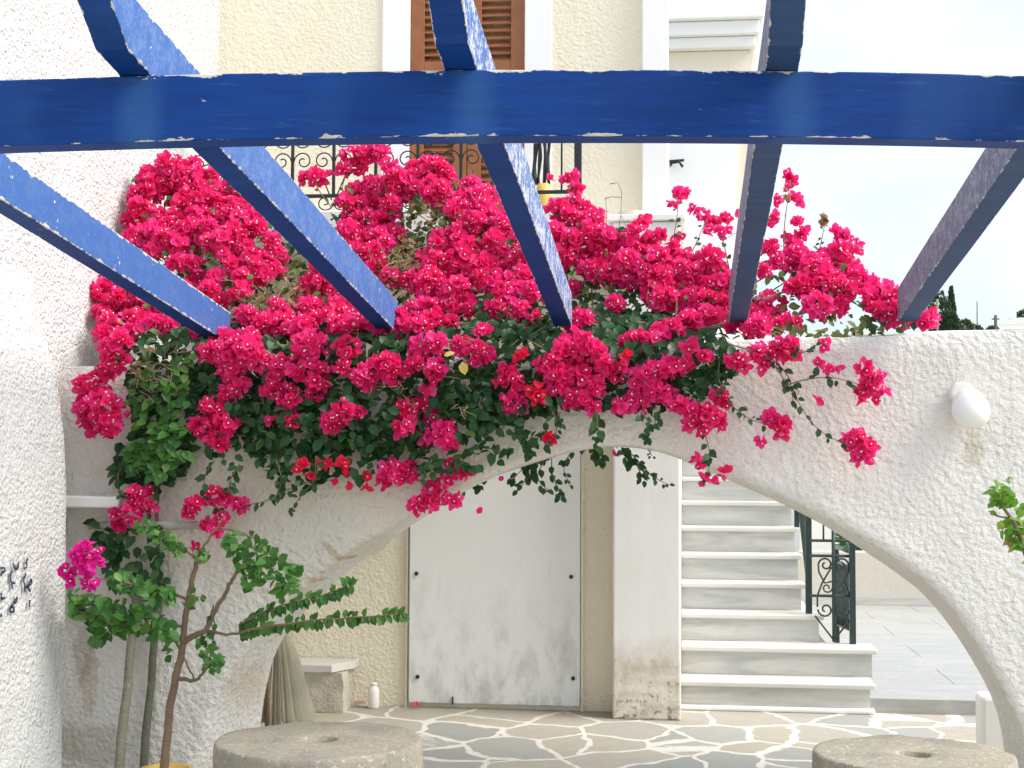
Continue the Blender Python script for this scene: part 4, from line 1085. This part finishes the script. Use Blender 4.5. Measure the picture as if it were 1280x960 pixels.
fill(bl, [(130,722),(150,716),(185,724),(215,735),(225,752),(200,757),(170,745),(140,738)], 85, .05, YS-.12)
fill(bl, [(110,785),(125,782),(132,802),(118,808),(108,798)], 12, .07, YS-.1)
fill(bl, [(274,668),(310,663),(335,680),(357,702),(376,714),(372,740),(345,746),(328,728),(308,742),(300,712),(285,692)], 165, .055, YS-.08)
fill(bl, [(168,648),(190,652),(215,670),(235,688),(222,696),(195,680),(172,662)], 64, .042, YS-.05)
fill(bl, [(240,690),(258,685),(265,700),(250,710)], 14, .045, YS-.02)
fill(bl, [(232,740),(250,734),(264,742),(250,752),(235,765),(228,755)], 18, .042, YS-.05)
fill(bl, [(246,800),(262,793),(275,805),(268,830),(252,830)], 34, .042, YS-.05); fill(bl, [(252,828),(280,818),(285,828),(270,840),(254,840)], 26, .042, YS-.08)
fill(bl, [(205,805),(212,805),(218,828),(208,826)], 8, .04, YS-.05); fill(bl, [(258,770),(270,775),(266,800),(258,795)], 10, .04, YS)
fill(bl, [(86,735),(100,738),(98,765),(84,760)], 14, .055, YS-.2)
for pts, n_, sz in (([(300,790),(370,778),(440,772),(505,767)], 120, .045), ([(302,782),(330,765),(370,752),(410,742),(440,730)], 95, .046)):
    q = refine(path(pts, YS, -.15), 6)
    for k in range(n_):
        t = (k+random.random())/n_*(len(q)-1.01); i = int(t); p = q[i].lerp(q[i+1], t-i)
        d = Vector((random.uniform(-.4,.9), random.uniform(-.6,.3), random.choice((-1,-.9,.8,-.5))*random.uniform(.5,1.1))); ln = sz*random.uniform(.7,1.15)
        leaf(bl, p, d, Vector((random.uniform(-.3,.5), -.7, random.uniform(.2,.8))), ln, ln*.72)
bl.build('foliage', M['leaf2'], sh)
for cl in ([(105,690,14),(95,702,12),(112,708,14),(85,714,10),(128,693,8)], [(92,725,9),(110,730,8),(118,732,5)]):
    mb = MB()
    for x, y, r in cl: cluster(mb, U(x, y, YS-.2), r*1.05*(YS-.2)/F, .034)
    mb.build('flower_cluster', [M['bract2'], M['pistil']], sh)

# sprig at the right edge --------------------------------------------
YR = 4.6
rs = thing('leafy_shrub', (U(1330, 900, YR).x, YR, 0), 'bright green leafy branch reaching in at the right edge before the wall', 'shrub')
stm = MB(); bl = MB()
b0 = U(1345, 900, YR); b0.z = 0
stm.tube(refine([b0, U(1335, 850, YR), U(1315, 770, YR), U(1285, 700, YR), U(1268, 655, YR), U(1250, 630, YR)], 5), [.016-.012*k/25 for k in range(26)], 7)
stm.tube([U(1265, 648, YR), U(1250, 646, YR), U(1238, 642, YR)], .003, 5)
stm.build('stem', M['bark'], rs)
fill(bl, [(1234,612),(1250,603),(1268,614),(1272,630),(1255,636),(1238,630)], 38, .042, YR, .04); fill(bl, [(1252,650),(1280,638),(1300,660),(1290,692),(1268,688),(1250,665)], 60, .042, YR, .05)
fill(bl, [(1268,632),(1282,632),(1282,645),(1268,642)], 8, .034, YR, .03); fill(bl, [(1236,640),(1246,642),(1246,648),(1240,647)], 3, .03, YR, .02); fill(bl, [(1258,597),(1268,597),(1268,602),(1260,603)], 4, .02, YR, .02)
fill(bl, [(1285,690),(1340,700),(1390,800),(1330,860),(1290,770)], 160, .045, YR, .15)
bl.build('foliage', M['leaf4'], rs)
rd = MB(); fill(rd, [(1256,674),(1264,672),(1270,688),(1262,690)], 5, .03, YR, .02); fill(rd, [(1275,664),(1284,664),(1284,676)], 4, .03, YR, .02); rd.build('brown_leaf', M['dry'], rs)

for x, y, lab in ((515, 884, 'single fallen red bract at the left foot of the metal door'), (453, 878, 'fallen red bracts on the paving between the stone block and the bottle')):
    c = UZ(x, y, .012); mb = MB()
    for _ in range(1 if x > 500 else 4): bract_unit(mb, c+Vector((random.uniform(-.02,.02), random.uniform(-.02,.02), .004)), Vector((.1,-.3,1)), .036, 0, False)
    tag(mb.build('fallen_bract', M['bractred'], None, org=c), lab, 'petal')
# ================================================================== FAR BACKGROUND
hl = MB(); NX, NY = 40, 20; ids = []
for i in range(NX+1):
    row = []
    for j in range(NY+1):
        x = -60+160*i/NX; y = 24+100*j/NY; t = min(1, max(0, (y-26)/18)); s_ = t*t*(3-2*t)
        z = -.02 + (U(1230, 416, 48).z-.35)*s_*(1 if x > 2 else max(0, 1-(2-x)/25)) + .25*noise.noise(Vector((x*.1, y*.1, 0)))*s_
        row.append(hl.vert((x, y, z)))
    ids.append(row)
for i in range(NX):
    for j in range(NY): hl.face((ids[i][j], ids[i+1][j], ids[i+1][j+1], ids[i][j+1]), 0, True)
tag(hl.build('hillside', M['earth']), 'dry hillside beyond the garden wall', 'hill', kind='structure')
def crown(mb, c, rx, rz, n_, sz, taper=False):
    off = rv()*5
    for _ in range(n_):
        v = rv(); k = random.uniform(.55, 1)*(1+.3*noise.noise(v*2.2+off))
        if taper:
            t = random.random(); r = rx*(1-t)**.7*(.5+.5*min(1, t*8))*random.uniform(.4, 1.05)*(1+.25*noise.noise(Vector((t*6, v.x*2, v.y*2)))); a = random.random()*6.283
            p = c+Vector((r*math.cos(a), r*math.sin(a), (t-.5)*2*rz)); d = Vector((math.cos(a)*.5, math.sin(a)*.5, 1))
        else: p = c+Vector((v.x*rx*k, v.y*rx*k, v.z*rz*k)); d = v+rv()*.6
        leaf(mb, p, d, rv(), sz*random.uniform(.6, 1.3), sz*.6)
FARG = 'trees on the hill beyond the wall'
def far_tree(px, pyt, pyb, wpx, Y, label, mat, tap, name):
    a = U(px, pyb, Y); b = U(px, pyt, Y); rz = (b.z-a.z)/2; rx = wpx/2*Y/F
    t = thing(name, (a.x, Y, a.z-.6), label, 'tree', FARG)
    mb = MB(); mb.tube([(a.x, Y, a.z-.6), (a.x+.02, Y, a.z+rz*.6)], [rx*.12+.03, rx*.06+.02], 7); mb.build('trunk', M['bark'], t)
    mb = MB(); crown(mb, Vector((a.x, Y, (a.z+b.z)/2)), rx, rz, 1500 if tap else 900, rx*.22+.05, tap); mb.build('crown', M[mat], t)
far_tree(1189.5, 360, 418, 15, 46, 'slim dark cypress on the hill right of the last rafter', 'conifer', True, 'cypress_tree')
far_tree(1174, 366, 422, 26, 45, 'broad dark conifer beside the cypress, half behind a rafter', 'conifer', False, 'conifer_tree')
far_tree(1186, 388, 425, 26, 44, 'dark rounded bush under the cypress', 'conifer', False, 'round_tree')
far_tree(1207, 401, 420, 17, 45, 'small grey green bush right of the cypress', 'farbush', False, 'round_tree')
far_tree(1222, 408, 420, 12, 47, 'tiny bush on the wall line below the thin pole', 'farbush', False, 'round_tree')
far_tree(1241, 409, 420, 14, 48, 'tiny bush below the thick pole', 'farbush', False, 'round_tree')
far_tree(1278, 388, 404, 10, 60, 'small bush behind the white domed house', 'farbush', False, 'round_tree')
for px, y0, y1, r, Y, lab in ((1171.5, 420, 374, .035, 40, 'pale wooden pole in front of the dark conifer'), (1221.5, 420, 377, .022, 47, 'thin grey pole on the skyline'), (1244.5, 420, 394, .05, 47, 'short dark utility pole near the domed house')):
    a = U(px, y0, Y); b = U(px, y1, Y); mb = MB(); mb.tube([a-Vector((0,0,.5)), b], r, 8)
    if r > .04: mb.tube([b+Vector((-.12,0,-.12)), b+Vector((.12,0,-.12))], .02, 6)
    tag(mb.build('utility_pole', M['grey wood'] if r < .04 else M['dark wood'], None, org=a), lab, 'pole', 'poles on the skyline')
Yd = 52; a = U(1246, 416, Yd); b = U(1300, 398, Yd)
dh = thing('domed_house', (b.x, Yd, a.z-.5), 'far white house with a low vaulted roof at the right edge of the wall', 'house')
mb = MB(); mb.box(a.x, b.x+2, Yd, Yd+4, a.z-.5, U(1280, 406, Yd).z); mb.build('wall', M['whiteplain'], dh)
mb = MB(); w2 = (b.x+2-a.x)/2; zc_ = U(1280, 406, Yd).z+.005; hz = U(1280, 397, Yd).z-zc_
row = [[mb.vert((a.x+w2-w2*math.cos(math.pi*k/20), Yd+yy, zc_+hz*1.15*math.sin(math.pi*k/20))) for k in range(21)] for yy in (0, 4)]
for k in range(20): mb.face((row[0][k], row[0][k+1], row[1][k+1], row[1][k]), 0, True)
mb.face(row[0][::-1]); mb.face(row[1]); mb.build('roof', M['whiteplain'], dh)
mb = MB(); q = U(1264, 397, Yd+5); mb.box(q.x, q.x+3, Yd+5, Yd+7, q.z-2, q.z); mb.build('rear_wing', M['soft cream'], dh)
# white neighbour seen through the railing
Yn = 16; nh = thing('white_house', (U(1040, 640, Yn).x, Yn, 0), 'whitewashed house beyond the parapet seen through the stair railing', 'house')
mb = MB(); mb.box(U(1000, 640, Yn).x, U(1066, 640, Yn).x, Yn, Yn+4, -.01, U(1040, 600, Yn).z); mb.build('wall', M['whiteplain'], nh)
bu = thing('garden_bush', (U(1085, 690, YT1+.7).x, YT1+.7, 0), 'green bush showing just over the terrace parapet', 'bush')
mb = MB(); yq = YT1+.7; c = U(1085, 692, yq); crown(mb, Vector((c.x, yq, c.z-.1)), .3, .2, 500, .07); crown(mb, Vector((U(1062, 668, yq).x, yq, U(1062, 672, yq).z)), .1, .2, 200, .07); mb.build('foliage', M['leaf2'], bu)
mb = MB(); mb.tube([(c.x, yq, -.02), (c.x, yq, c.z)], .02, 6); mb.build('stem', M['bark'], bu)
